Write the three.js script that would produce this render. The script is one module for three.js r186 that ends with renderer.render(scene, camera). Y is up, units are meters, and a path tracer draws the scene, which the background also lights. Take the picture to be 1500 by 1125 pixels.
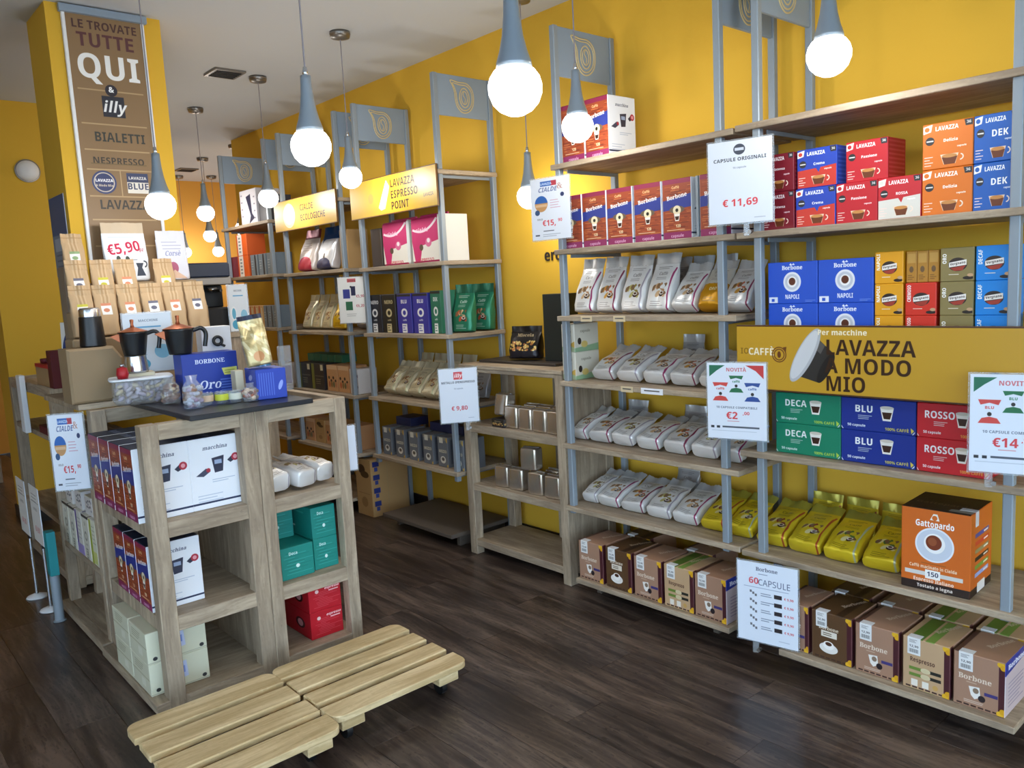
import * as THREE from 'three';
import { mergeGeometries } from 'three/addons/utils/BufferGeometryUtils.js';
import { RectAreaLightUniformsLib } from 'three/addons/lights/RectAreaLightUniformsLib.js';
import { FontLoader } from 'three/addons/loaders/FontLoader.js';
import { TextGeometry } from 'three/addons/geometries/TextGeometry.js';

// ---------------------------------------------------------------- camera, sky, exposure
const scene = new THREE.Scene();
const camera = new THREE.PerspectiveCamera(51.12, 1500 / 1125, 0.05, 60);
camera.position.set(0, 1.55, 0);
{
  const yaw = 41.2 * Math.PI / 180, pitch = 7.2 * Math.PI / 180, roll = -3.02 * Math.PI / 180;
  camera.rotation.set(-pitch, -yaw, roll, 'YXZ');
}
const renderer = new THREE.WebGLRenderer({ antialias: true });
renderer.toneMapping = THREE.LinearToneMapping;
renderer.toneMappingExposure = 1.0;
renderer.shadowMap.enabled = true;
RectAreaLightUniformsLib.init();
scene.background = new THREE.Color().setRGB(0.6, 0.79, 1.0);   // overcast daylight, enters only through the shop window
scene.backgroundIntensity = 6.6;
const LAMP = 0.62;                                                // candela of each pendant bulb
const LAMP_COLOR = new THREE.Color().setRGB(1.0, 0.96, 0.91);

// ---------------------------------------------------------------- helpers
let seed = 7;
const rnd = () => { seed = (seed * 1664525 + 1013904223) >>> 0; return seed / 4294967296; };
const rr = (a, b) => a + (b - a) * rnd();
const taken = {};
const nm = (b) => { const n = taken[b] = (taken[b] ?? -1) + 1; return n ? b + '_' + String(n).padStart(3, '0') : b; };
const ORD = ['first', 'second', 'third', 'fourth', 'fifth', 'sixth', 'seventh', 'eighth', 'ninth'];
const HALF = Math.PI / 2, OUT = -HALF;                            // OUT: a front turned from +z to -x, into the aisle
function mesh(geo, mat, name, parent, p = [0, 0, 0], r) {
  const m = new THREE.Mesh(geo, mat); m.name = name; m.position.set(...p); if (r) m.rotation.set(...r);
  m.castShadow = m.receiveShadow = true; parent.add(m); return m;
}
function tag(o, label, category, group, kind) {
  o.userData.label = label; if (category) o.userData.category = category; if (group) o.userData.group = group; if (kind) o.userData.kind = kind; return o;
}
function thing(name, label, category, group, p = [0, 0, 0], turn = 0, tilt = 0, roll = 0) {
  const g = new THREE.Group(); g.name = nm(name); g.position.set(...p); g.rotation.set(tilt, turn, roll, 'YXZ');
  scene.add(g); return tag(g, label, category, group);
}
function single(geo, mat, name, label, category, group, p, turn = 0, tilt = 0, roll = 0) {
  const m = mesh(geo, mat, nm(name), scene, p); m.rotation.set(tilt, turn, roll, 'YXZ'); return tag(m, label, category, group);
}
function struct(geo, mat, name, label, p = [0, 0, 0], parent = scene) { const m = mesh(geo, mat, name, parent, p); return tag(m, label, null, null, 'structure'); }

// chamfered box: base centre at the origin. uv(faceIndex, u, v, pos) -> [u, v]; faces 0 +x 1 -x 2 +y 3 -y 4 +z 5 -z
const FACES = [[0, 1], [0, -1], [1, 1], [1, -1], [2, 1], [2, -1]];
function cbox(w, h, d, c, uv) {
  const S = [w / 2, h / 2, d / 2], pos = [], tex = [];
  const fuv = (f, p) => {                                          // 0..1 across the face as seen from outside
    const [a, s] = FACES[f]; let u, v;
    if (a === 0) { u = -s * p[2] / d + .5; v = p[1] / h + .5; } else if (a === 1) { u = p[0] / w + .5; v = -s * p[2] / d + .5; } else { u = s * p[0] / w + .5; v = p[1] / h + .5; }
    return uv(f, Math.min(1, Math.max(0, u)), Math.min(1, Math.max(0, v)), p);
  };
  const tri = (f, a, b, e) => {
    const n = new THREE.Vector3().subVectors(new THREE.Vector3(...b), new THREE.Vector3(...a)).cross(new THREE.Vector3().subVectors(new THREE.Vector3(...e), new THREE.Vector3(...a)));
    const m = new THREE.Vector3(a[0] + b[0] + e[0], a[1] + b[1] + e[1], a[2] + b[2] + e[2]);
    // outward test against the centre, scaled to the box
    m.set(m.x / w, m.y / h, m.z / d); const nn = new THREE.Vector3(n.x * w, n.y * h, n.z * d);
    const l = m.dot(nn) >= 0 ? [a, b, e] : [a, e, b];
    for (const p of l) { pos.push(p[0], p[1] + h / 2, p[2]); tex.push(...fuv(f, p)); }
  };
  const quad = (f, a, b, e, g) => { tri(f, a, b, e); tri(f, a, e, g); };
  const vert = (axis, sg) => { const p = [0, 1, 2].map((i) => sg[i] * (S[i] - (i === axis ? 0 : c))); return p; };
  FACES.forEach(([a, s], f) => {
    const o = [0, 1, 2].filter((i) => i !== a), sg = (x, y) => { const r = [0, 0, 0]; r[a] = s; r[o[0]] = x; r[o[1]] = y; return r; };
    quad(f, vert(a, sg(-1, -1)), vert(a, sg(1, -1)), vert(a, sg(1, 1)), vert(a, sg(-1, 1)));
  });
  if (c > 0) {
    for (let e = 0; e < 3; e++) { const [a, b] = [0, 1, 2].filter((i) => i !== e);   // edges along axis e between faces a and b
      for (const sa of [1, -1]) for (const sb of [1, -1]) {
        const sg = (x) => { const r = [0, 0, 0]; r[a] = sa; r[b] = sb; r[e] = x; return r; }, f = a * 2 + (sa > 0 ? 0 : 1);
        quad(f, vert(a, sg(-1)), vert(a, sg(1)), vert(b, sg(1)), vert(b, sg(-1)));
      } }
    for (const x of [1, -1]) for (const y of [1, -1]) for (const z of [1, -1]) { const s = [x, y, z]; tri(0 + (x > 0 ? 0 : 1), vert(0, s), vert(1, s), vert(2, s)); }
  }
  const g = new THREE.BufferGeometry();
  g.setAttribute('position', new THREE.Float32BufferAttribute(pos, 3)); g.setAttribute('uv', new THREE.Float32BufferAttribute(tex, 2));
  g.computeVertexNormals(); return g;
}
const plainUV = (f, u, v) => [u, v];
const pbox = (w, h, d, c = .0015) => cbox(w, h, d, c, plainUV);
// a wooden board: uv in metres, the grain along axis 'x' 'y' or 'z'
function wbox(w, h, d, grain = 'x', c = .0025) {
  const a = 'xyz'.indexOf(grain), ou = rnd() * 3, ov = rnd() * 3;
  return cbox(w, h, d, c, (f, u, v, p) => { const fa = FACES[f][0], o = [0, 1, 2].filter((i) => i !== fa);
    const g = fa === a ? o[0] : a, t = o.find((i) => i !== g); return [p[g] + ou, p[t] + ov]; });
}
// smooth solid of stacked rings; ring(t) -> [halfW, halfD, y, exponent, dx]
function loft(rings, n, uvf, capTop = true) {
  const pos = [], uv = [], idx = [], k = rings.length;
  rings.forEach(([a, b, y, e = 2.5, dx = 0, dz = 0], i) => { for (let j = 0; j <= n; j++) {
    const th = (j / n) * Math.PI * 2 - Math.PI / 2 - Math.PI, cs = Math.cos(th), sn = Math.sin(th);
    const x = a * Math.sign(cs) * Math.abs(cs) ** (2 / e), z = b * Math.sign(sn) * Math.abs(sn) ** (2 / e);
    pos.push(x + dx, y, z + dz); uv.push(...uvf(x, y, z, i / (k - 1), j / n)); } });
  for (let i = 0; i < k - 1; i++) for (let j = 0; j < n; j++) { const p = i * (n + 1) + j, q = p + n + 1; idx.push(p, q, p + 1, p + 1, q, q + 1); }
  const cap = (i, up) => { const [a, b, y, , dx = 0, dz = 0] = rings[i], c0 = pos.length / 3; pos.push(dx, y, dz); uv.push(...uvf(0, y, b, i / (k - 1), .5)); for (let j = 0; j < n; j++) { const p = i * (n + 1) + j; up ? idx.push(c0, p + 1, p) : idx.push(c0, p, p + 1); } };
  cap(0, false); if (capTop) cap(k - 1, true);
  const g = new THREE.BufferGeometry();
  g.setAttribute('position', new THREE.Float32BufferAttribute(pos, 3)); g.setAttribute('uv', new THREE.Float32BufferAttribute(uv, 2)); g.setIndex(idx);
  g.computeVertexNormals(); return g;
}
const lathe = (pts, n = 28) => new THREE.LatheGeometry(pts.map(([x, y]) => new THREE.Vector2(x, y)), n);
function tube(pts, r, n = 24, rad = 8, closed = false) { return new THREE.TubeGeometry(new THREE.CatmullRomCurve3(pts.map((p) => new THREE.Vector3(...p)), closed), n, r, rad, closed); }
const shift = (g, x, y, z) => g.translate(x, y, z);
const merge = (l) => mergeGeometries(l.map((g) => { const k = g.index ? g.toNonIndexed() : g; for (const a of Object.keys(k.attributes)) if (!['position', 'normal', 'uv'].includes(a)) k.deleteAttribute(a); return k; }));
function extrude(pts, depth, bevel = .002, holes = []) {
  const s = new THREE.Shape(pts.map(([x, y]) => new THREE.Vector2(x, y))); for (const h of holes) s.holes.push(new THREE.Path(h.map(([x, y]) => new THREE.Vector2(x, y))));
  return new THREE.ExtrudeGeometry(s, { depth, bevelEnabled: bevel > 0, bevelSize: bevel, bevelThickness: bevel, bevelSegments: 1, curveSegments: 6 });
}

// ---------------------------------------------------------------- textures
function canvasTex(w, h, draw, srgb = true) {
  const c = document.createElement('canvas'); c.width = w; c.height = h; draw(c.getContext('2d'), w, h);
  const t = new THREE.CanvasTexture(c); if (srgb) t.colorSpace = THREE.SRGBColorSpace; t.wrapS = t.wrapT = THREE.RepeatWrapping; t.anisotropy = 8; return t;
}
const hash = (x, y, s = 0) => { let n = (x * 374761393 + y * 668265263 + s * 1274126177) | 0; n = Math.imul(n ^ (n >>> 13), 1274126177); return ((n ^ (n >>> 16)) >>> 0) / 4294967296; };
function vnoise(x, y, px, py, s) {                                // value noise that repeats after px, py cells
  const xi = Math.floor(x), yi = Math.floor(y), fx = x - xi, fy = y - yi, sx = fx * fx * (3 - 2 * fx), sy = fy * fy * (3 - 2 * fy);
  const m = (a, p) => ((a % p) + p) % p, h = (a, b) => hash(m(a, px), m(b, py), s);
  return (h(xi, yi) * (1 - sx) + h(xi + 1, yi) * sx) * (1 - sy) + (h(xi, yi + 1) * (1 - sx) + h(xi + 1, yi + 1) * sx) * sy;
}
function woodTex(w, h, dark, light, s, streak = 1) {              // grain runs along u
  const data = new Uint8Array(w * h * 4), A = new THREE.Color(dark), B = new THREE.Color(light), a = [A.r, A.g, A.b].map((v) => Math.round(255 * Math.pow(v, 1 / 2.2))), b = [B.r, B.g, B.b].map((v) => Math.round(255 * Math.pow(v, 1 / 2.2)));
  for (let y = 0; y < h; y++) for (let x = 0; x < w; x++) {
    const u = x / w, v = y / h, warp = vnoise(u * 4, v * 6, 4, 6, s) * .05;
    let n = .45 * vnoise(u * 5, (v + warp) * 42, 5, 42, s + 1) + .3 * vnoise(u * 14, (v + warp) * 150, 14, 150, s + 2) + .25 * vnoise(u * 3, v * 9, 3, 9, s + 3);
    const fine = vnoise(u * 40, v * 256, 40, 256, s + 4); n += (fine - .5) * .18;
    if (streak && fine > .8) n -= .16 * streak;
    n = Math.min(1, Math.max(0, (n - .22) / .56)); const i = (y * w + x) * 4;
    for (let k = 0; k < 3; k++) data[i + k] = a[k] + (b[k] - a[k]) * n; data[i + 3] = 255;
  }
  const t = new THREE.DataTexture(data, w, h); t.colorSpace = THREE.SRGBColorSpace; t.wrapS = t.wrapT = THREE.RepeatWrapping; t.magFilter = THREE.LinearFilter; t.minFilter = THREE.LinearMipmapLinearFilter; t.generateMipmaps = true; t.needsUpdate = true; return t;
}
function noiseTex(w, h, fn, srgb = false) {
  const data = new Uint8Array(w * h * 4); for (let y = 0; y < h; y++) for (let x = 0; x < w; x++) { const i = (y * w + x) * 4, c = fn(x / w, y / h); for (let k = 0; k < 3; k++) data[i + k] = Array.isArray(c) ? c[k] : c; data[i + 3] = 255; }
  const t = new THREE.DataTexture(data, w, h); if (srgb) t.colorSpace = THREE.SRGBColorSpace; t.wrapS = t.wrapT = THREE.RepeatWrapping; t.magFilter = THREE.LinearFilter; t.needsUpdate = true; return t;
}
// print atlases: cells in a 100-high drawing space
function atlas(W, H) {
  const cv = document.createElement('canvas'); cv.width = W; cv.height = H; const c = cv.getContext('2d'); c.fillStyle = '#888'; c.fillRect(0, 0, W, H);
  let x = 4, y = 4, rowH = 0; const solid = {};
  const cell = (w, h, ar, fn) => {
    if (x + w + 4 > W) { x = 4; y += rowH + 8; rowH = 0; } if (y + h > H - 46) throw new Error('print atlas is full');
    c.save(); c.beginPath(); c.rect(x - 3, y - 3, w + 6, h + 6); c.clip(); c.translate(x, y); c.scale(w / (100 * ar), h / 100); c.textAlign = 'center'; c.textBaseline = 'middle'; fn(c, 100 * ar, 100); c.restore();
    const r = [x / W, 1 - (y + h) / H, (x + w) / W, 1 - y / H]; x += w + 8; rowH = Math.max(rowH, h); return r;
  };
  let nc = 0;                                                       // plain colours live in a strip along the foot
  const col = (k) => solid[k] ??= (() => { const per = Math.floor(W / 12), px = (nc % per) * 12, py = H - 40 + Math.floor(nc++ / per) * 12; c.fillStyle = k; c.fillRect(px, py, 12, 12); return [(px + 5) / W, 1 - (py + 7) / H, (px + 7) / W, 1 - (py + 5) / H]; })();
  const done = () => { const t = new THREE.CanvasTexture(cv); t.colorSpace = THREE.SRGBColorSpace; t.anisotropy = 8; return t; };
  return { cell, col, done };
}
const fill = (c, k, x = -5, y = -5, w = 500, h = 500) => { c.fillStyle = k; c.fillRect(x, y, w, h); };
const txt = (c, s, x, y, size, k = '#fff', o = {}) => { c.save(); c.translate(x, y); if (o.rot) c.rotate(o.rot); if (o.sx) c.scale(o.sx, 1); c.fillStyle = k; c.textAlign = o.align ?? 'center'; c.font = `${o.it ? 'italic ' : ''}${o.w ?? 'bold'} ${size}px ${o.f ?? 'sans-serif'}`; o.max ? c.fillText(s, 0, 0, o.max) : c.fillText(s, 0, 0); c.restore(); };
const ell = (c, x, y, rx, ry, k, rot = 0) => { c.fillStyle = k; c.beginPath(); c.ellipse(x, y, rx, ry, rot, 0, 7); c.fill(); };
const poly = (c, k, p) => { c.fillStyle = k; c.beginPath(); p.forEach(([x, y], i) => i ? c.lineTo(x, y) : c.moveTo(x, y)); c.closePath(); c.fill(); };
const lines = (c, k, x, y, w, n, gap, t = 1) => { c.fillStyle = k; for (let i = 0; i < n; i++) c.fillRect(x, y + i * gap, w * (.6 + .4 * hash(i, Math.round(x + y * 7))), t); };
const cup = (c, x, y, r) => { ell(c, x, y, r, r, '#f2f0ec'); ell(c, x, y, r * .82, r * .82, '#dcd8d2'); ell(c, x, y, r * .5, r * .5, '#faf8f4'); ell(c, x, y, r * .36, r * .36, '#4a2412'); };
const glassCup = (c, x, y, s) => { poly(c, '#f3efe6', [[x - s, y - s], [x + s, y - s], [x + s * .6, y + s], [x - s * .6, y + s]]); poly(c, '#3a1c0c', [[x - s * .72, y - s * .3], [x + s * .72, y - s * .3], [x + s * .45, y + s * .7], [x - s * .45, y + s * .7]]); };
// ---------------------------------------------------------------- materials
const std = (o) => new THREE.MeshStandardMaterial(o);
const phys = (o) => new THREE.MeshPhysicalMaterial(o);
const oakTex = woodTex(512, 512, '#8f7e69', '#beac93', 3), palletTex = woodTex(512, 512, '#c0a474', '#ead2a4', 21), darkTex = woodTex(1024, 512, '#2f2622', '#756459', 40, 1.6);
const plaster = noiseTex(256, 256, (u, v) => 120 + 60 * vnoise(u * 60, v * 60, 60, 60, 5) + 40 * vnoise(u * 20, v * 20, 20, 20, 6)); plaster.repeat.set(2, 2);
const M = {
  wallYellow: std({ color: '#e1b134', roughness: .82, bumpMap: plaster, bumpScale: .0006 }),
  wallOrange: std({ color: '#e6a848', roughness: .82 }),
  ceiling: std({ color: '#cdd2d8', roughness: .95 }),
  baseboard: std({ color: '#2b2725', roughness: .5 }),
  oak: std({ map: oakTex, roughness: .62 }),
  pallet: std({ map: palletTex, roughness: .5 }),
  blackBoard: std({ color: '#1d2129', roughness: .38 }),
  darkBoard: std({ color: '#5d5349', roughness: .6 }),
  grey: std({ color: '#8f9aa3', roughness: .42, metalness: .15 }),
  greyPanel: std({ color: '#8b9bab', roughness: .5 }),
  gold: std({ color: '#cdbb8a', roughness: .5 }),
  chrome: std({ color: '#c9ccd0', roughness: .22, metalness: .9 }),
  nickel: std({ color: '#8d8a86', roughness: .35, metalness: .8 }),
  lampGrey: phys({ color: '#8d9aa6', roughness: .3, metalness: .25, clearcoat: .4 }),
  cord: std({ color: '#8b8790', roughness: .6 }),
  bulb: std({ color: '#ffffff', emissive: new THREE.Color().setRGB(1, .97, .9), emissiveIntensity: 3.2, roughness: .4 }),
  white: std({ color: '#eef0f2', roughness: .55 }),
  cardWhite: std({ color: '#f4f6fa', roughness: .35 }),
  clear: phys({ color: '#ffffff', roughness: .05, transmission: 1, thickness: 0, ior: 1.45 }),
  clearThick: phys({ color: '#f4f8fb', roughness: .08, transmission: .85, thickness: 0, ior: 1.45 }),
  black: std({ color: '#16181b', roughness: .35 }),
  blackMatte: std({ color: '#1b1b1d', roughness: .7 }),
  copper: std({ color: '#a85f3d', roughness: .35, metalness: .6 }),
  red: std({ color: '#b8232b', roughness: .5 }),
  maroon: std({ color: '#5e1a22', roughness: .6 }),
  teal: std({ color: '#1d8a8f', roughness: .55 }),
  kraft: std({ color: '#ad8a5e', roughness: .85 }),
  blueGlass: phys({ color: '#4d86b5', roughness: .1, metalness: .1, clearcoat: 1 }),
  yellowPaint: std({ color: '#d9a21c', roughness: .7 }),
  ink: std({ color: '#2a1f18', roughness: .8 }),
};
// ---------------------------------------------------------------- prints on cartons and bags
const A = atlas(2048, 2048), col = A.col, P = {};
const logo = (c, x, y, s, k = '#fff') => { poly(c, k, [[x - s * .28, y - s * .62], [x - s * .12, y - s * 1.0], [x, y - s * .75], [x + s * .12, y - s * 1.0], [x + s * .28, y - s * .62]]); txt(c, 'Borbone', x, y, s, k, { f: 'serif' }); };
P.maroonFront = A.cell(180, 256, .58, (c, W) => { fill(c, '#9a4526'); for (let i = 0; i < 90; i++) { c.fillStyle = ['#b5592f', '#83341f', '#c2703e', '#74301f'][i % 4]; c.fillRect(hash(i, 1) * W, 10 + hash(i, 2) * 80, 6 + 16 * hash(i, 3), 1.2); }
  fill(c, '#8b2748', 0, 0, W, 8); fill(c, '#8a2a5c', 0, 88, W, 14); poly(c, '#2c3a8c', [[0, 35], [W, 26], [W, 48], [0, 52]]); txt(c, 'Borbone', W / 2, 29, 9.5, '#fff', { f: 'serif', rot: -.12 }); txt(c, 'Caffè ♥', W / 2, 14, 6, '#f2c58a');
  ell(c, W / 2, 51, 15, 6, '#6b5a48'); ell(c, W / 2, 52, 8, 8, '#e9dcb8'); ell(c, W / 2, 52, 3, 3, '#221'); glassCup(c, W / 2, 64, 6); txt(c, '● 120', W / 2, 78, 6, '#f5e2b8'); lines(c, '#e9c9a0', 8, 84, W - 16, 1, 3); txt(c, 'capsule', W / 2, 94, 7, '#d9a5c5'); });
P.machine = (() => { const f = (ar) => (c, W) => { fill(c, '#eef1f7'); txt(c, 'macchina', W / 2, 14, 7, '#39405c', { it: 1, f: 'serif' }); poly(c, '#272c45', [[W * .42, 30], [W * .66, 28], [W * .62, 50], [W * .46, 51]]); fill(c, '#9fb0cf', W * .47, 33, W * .14, 6); poly(c, '#3a3f57', [[W * .1, 52], [W * .3, 43], [W * .38, 48], [W * .24, 54]]); ell(c, W * .34, 46, 3, 3, '#a3243a'); poly(c, '#23283e', [[W * .72, 36], [W * .86, 28], [W * .84, 38], [W * .78, 40]]); ell(c, W * .88, 33, W * .075, 5.5, '#b02238'); ell(c, W * .88, 33, W * .04, 3, '#e9a0aa'); txt(c, '▮▮▮', W * .24, 62, 5, '#9fb3cf'); lines(c, '#aebbd2', W * .4, 60, W * .45, 2, 3, .9); lines(c, '#b9c4d8', W * .1, 80, W * .6, 3, 4, 1); fill(c, '#1b2a4d', 0, 90, W, 2.6); }; return A.cell(220, 256, .72, f()); })();
P.darkTop = A.cell(128, 96, 1.3, (c, W) => { fill(c, '#1d2a46'); fill(c, '#3a4a66', 10, 12, W - 20, 4); txt(c, 'Borbone', W / 2, 55, 20, '#8b98b5', { f: 'serif' }); });
const cube = (bg, o = {}) => A.cell(200, 200, 1, (c, W) => { fill(c, bg); if (o.band) poly(c, o.band, o.poly ?? [[0, 0], [100, 0], [100, 46], [60, 50], [55, 62], [48, 51], [0, 54]]); poly(c, '#f6f3ee', [[0, 6], [20, 2], [17, 18], [0, 22]]); ell(c, 9, 12, 5, 5, bg); txt(c, o.brand ?? 'LAVAZZA', 48, 13, 13, '#fff', { sx: .85 }); poly(c, '#2c2d34', [[82, 0], [100, 0], [100, 15], [85, 15]]); txt(c, '36', 91, 8, 8, '#ddd');
  ell(c, 15, 38, 9, 9, '#2b2b30'); fill(c, '#ddd', 8, 36.5, 14, 3); txt(c, o.name ?? '', o.name2 ? 58 : 56, 40, o.name2 ? 20 : 9, '#fff'); txt(c, 'capsule', 78, 55, 5, '#fff'); lines(c, '#f4dcd2', 4, 72, 18, 4, 6, 1.8);
  poly(c, '#f0d9c0', [[36, 70], [72, 70], [66, 92], [43, 92]]); poly(c, '#6b3312', [[39, 76], [70, 76], [65, 92], [44, 92]]); ell(c, 54, 74, 15, 4, '#c98b4a'); c.strokeStyle = '#f0e0d0'; c.lineWidth = 2.5; c.beginPath(); c.arc(75, 79, 6, -1.4, 1.6); c.stroke(); });
P.cMaroon = cube('#7d1526', { name: 'Intensa' }); P.cBlueRed = cube('#cc3a2e', { band: '#2446b4', name: 'Crema' }); P.cRed = cube('#c01f2c', { name: 'Passione' }); P.cWhite = cube('#dcdad2', { band: '#c4232f', name: 'ROSSA' }); P.cOrange = cube('#e0761c', { name: 'Delizia' }); P.cBlue = cube('#1a5eb8', { name: 'DEK', name2: 1 });
const side = (bg, k) => A.cell(64, 64, 1, (c) => { fill(c, bg); for (let i = 0; i < 9; i++) fill(c, k, 6, 6 + i * 10.5, 88, 4.5); });
P.sBlue = side('#2446b4', '#4a68cc'); P.sRed = side('#c01f2c', '#d2505c'); P.sMaroon = side('#7d1526', '#963a4a');
P.napoli = A.cell(220, 160, 1.34, (c, W) => { fill(c, '#2454c8'); poly(c, '#e9eefc', [[W * .44, 8], [W * .47, 3], [W * .5, 7], [W * .53, 3], [W * .56, 8]]); txt(c, 'Borbone', W / 2, 14, 13, '#fff', { f: 'serif' }); ell(c, W / 2, 48, 24, 24, '#e7ebf2'); ell(c, W / 2, 48, 19, 19, '#c6ccd8'); ell(c, W / 2, 48, 13, 13, '#f4f4f4'); ell(c, W / 2, 47, 9, 9, '#5b2d18'); txt(c, 'NAPOLI', W / 2, 83, 15, '#f2f5ff', { sx: .7 }); fill(c, '#e7edf8', 3, 84, 24, 14); fill(c, '#2454c8', 10, 88, 8, 7); lines(c, '#7f9ce6', W - 32, 92, 28, 2, 3, 1); });
const verg = (bg, name) => A.cell(150, 170, .86, (c, W) => { fill(c, bg); txt(c, name, 11, 32, 14, '#fff', { rot: -Math.PI / 2, max: 52 }); txt(c, '★', 40, 12, 9, '#fff'); ell(c, W * .52, 50, 24, 20, '#30241f'); poly(c, '#f4efe8', [[W * .26, 44], [W * .78, 36], [W * .78, 52], [W * .26, 58]]); poly(c, '#a63a2a', [[W * .3, 60], [W * .76, 53], [W * .66, 68], [W * .42, 69]]); txt(c, 'Vergnano', W * .52, 47, 10, '#30241f', { rot: -.14, max: 40 }); lines(c, '#f2e9d8', 22, 78, 36, 1, 3, 2); ell(c, W - 14, 90, 14, 5, '#241a16'); ell(c, W - 9, 82, 8, 5, '#c9a27a'); });
P.vYellow = verg('#e8a313', 'NAPOLI'); P.vRed = verg('#d9321f', 'CREMOSO'); P.vOlive = verg('#8d7e4d', 'ORO'); P.vBlue = verg('#1187e0', 'DECAF');
P.vSide = A.cell(64, 80, .5, (c, W) => { fill(c, '#b5812c'); fill(c, '#c79a4a', 6, 8, W - 12, 30); ell(c, W / 2, 58, 10, 10, '#6d5334'); lines(c, '#6d4a1c', 8, 76, 34, 3, 6, 2); });
const longBox = (bg, name, k) => A.cell(300, 150, 2.2, (c, W) => { fill(c, bg); txt(c, name, W * .32, 32, 30, '#f4f6f4', { align: 'center' }); lines(c, '#d8e4e0', W * .24, 52, W * .22, 3, 5, 1.5); glassCup(c, W * .63, 44, 20); ell(c, W * .63, 24, 20, 5, '#d8d0c0'); txt(c, '■ 50 capsule', W * .2, 84, 11, '#f0f4f2', { max: 70 }); txt(c, '100% CAFFÈ', W * .76, 88, 12, k, { max: 76 }); poly(c, k, [[W - 14, 78], [W - 4, 86], [W - 12, 96]]); c.strokeStyle = '#e9ece8'; c.lineWidth = 2.5; c.beginPath(); c.moveTo(W - 10, 100); c.lineTo(W, 88); c.moveTo(0, 88); c.lineTo(8, 100); c.stroke(); });
P.deca = longBox('#128362', 'DECA', '#b7d24a'); P.blu = longBox('#14308f', 'BLU', '#d8c84a'); P.rosso = longBox('#c8202a', 'ROSSO', '#e0a23a');
P.gatto = A.cell(300, 384, .78, (c, W) => { fill(c, '#d4691c'); poly(c, '#f3ece2', [[W * .42, 13], [W * .47, 5], [W * .53, 5], [W * .56, 13]]); ell(c, W * .49, 10, 3, 3, '#d4691c'); txt(c, 'Gattopardo', W * .49, 18, 10.5, '#fff', { max: 44 }); ell(c, W * .49, 43, 22, 21, '#e9edf4'); ell(c, W * .49, 43, 20, 19, '#cfd6e2'); ell(c, W * .49, 41, 12, 12, '#f7f7f5'); ell(c, W * .48, 40, 9, 9, '#7a3416'); ell(c, W * .46, 39, 5, 5, '#96502c'); lines(c, '#a55a24', W * .3, 66, 30, 1, 3, 1); txt(c, 'Caffè macinato in Cialda', W * .47, 71, 5.5, '#f7dcc0', { max: 54 }); fill(c, '#d9d6cf', W * .06, 77, W * .84, 5); fill(c, '#f6f4f0', W * .36, 74, W * .22, 11); txt(c, '150', W * .47, 79.5, 8, '#2d3150'); txt(c, 'Espresso Italiano', W * .48, 87, 6, '#f9e6d6', { max: 46 }); fill(c, '#2a1a14', 0, 90, W, 12); txt(c, 'Tostato a legna', W * .5, 95, 5.5, '#efe6dc'); });
P.gattoSide = A.cell(140, 320, .5, (c, W) => { fill(c, '#d4691c'); const k = ['#4a4a9a', '#d23a2a', '#9a8a5a', '#2a1a14', '#7a9a3a', '#9aa8e0']; k.forEach((q, i) => { fill(c, q, 10, 26 + i * 9.5, 32, 5); fill(c, '#f0e0d0', 30, 28 + i * 9.5, 10, 2); }); fill(c, '#2a1a14', 0, 90, W, 12); fill(c, '#eae6e0', 16, 87, 18, 12); });
P.gattoTop = A.cell(128, 128, 1, (c) => { fill(c, '#2a1c17'); txt(c, 'Gattopardo', 50, 60, 15, '#6a564a'); fill(c, '#8f8a82', 66, 80, 34, 14); });
// capsule cartons in kraft brown with yellow corners
const corners = (c, W, H) => { for (const [x, y] of [[W, 0], [W, H]]) { ell(c, x, y, 13, 12, '#c99516'); ell(c, x - 8, y ? y - 5 : 5, 6, 5, '#e3b32a'); ell(c, x - 4, y ? y - 10 : 10, 5, 5, '#d9a21a'); } };
const kraftBox = (bg, kind) => A.cell(200, 220, .86, (c, W) => { fill(c, bg); fill(c, '#4a1f26', W - 11, 0, 11, 100); for (let i = 0; i < 6; i++) fill(c, '#3a2420', 6 + i * 12, 94, 9, 3);
  if (kind === 0) { txt(c, 'Borbone', W * .42, 44, 13, '#e9d8c4', { f: 'serif' }); lines(c, '#cdb097', 22, 52, 28, 1, 3, 1.5); poly(c, '#f1ece4', [[26, 60], [44, 58], [46, 76], [36, 82], [30, 76]]); ell(c, 38, 66, 5, 5, '#8d7662'); ell(c, 48, 78, 6, 6, '#2a2024'); fill(c, '#433a78', 52, 64, 22, 6); lines(c, '#d9c6b4', 18, 86, 36, 2, 3, 1.2); }
  if (kind === 1) { fill(c, '#e9e0d0', 20, 38, 34, 13); txt(c, 'Borbone', W * .42, 33, 10, '#efe2cc', { f: 'serif' }); lines(c, '#5a452a', 24, 42, 26, 2, 4, 1.6); ell(c, W * .42, 74, 20, 11, '#efeae2'); ell(c, W * .42, 68, 12, 9, '#fbf8f2'); ell(c, W * .42, 65, 7, 4, '#4b2b18'); }
  if (kind === 2) { txt(c, 'Respresso', W * .42, 42, 12, '#4a2a20', { max: 46 }); for (const y of [56, 68]) { fill(c, '#6f8a3a', 12, y, 22, 6); fill(c, '#2a2a24', 50, y, 20, 6); ell(c, 42, y + 3, 9, 5, '#d8c9a0'); } fill(c, '#efe8da', 16, 80, 12, 13); fill(c, '#efe8da', 36, 80, 12, 13); txt(c, '✱', 42, 87, 9, '#4a3a2a'); ell(c, 60, 86, 5, 5, '#c9a05a'); }
  corners(c, W, 100); });
P.kPink = kraftBox('#a8826a', 0); P.kDark = kraftBox('#5d4127', 1); P.kTan = kraftBox('#c4a27c', 2);
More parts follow.
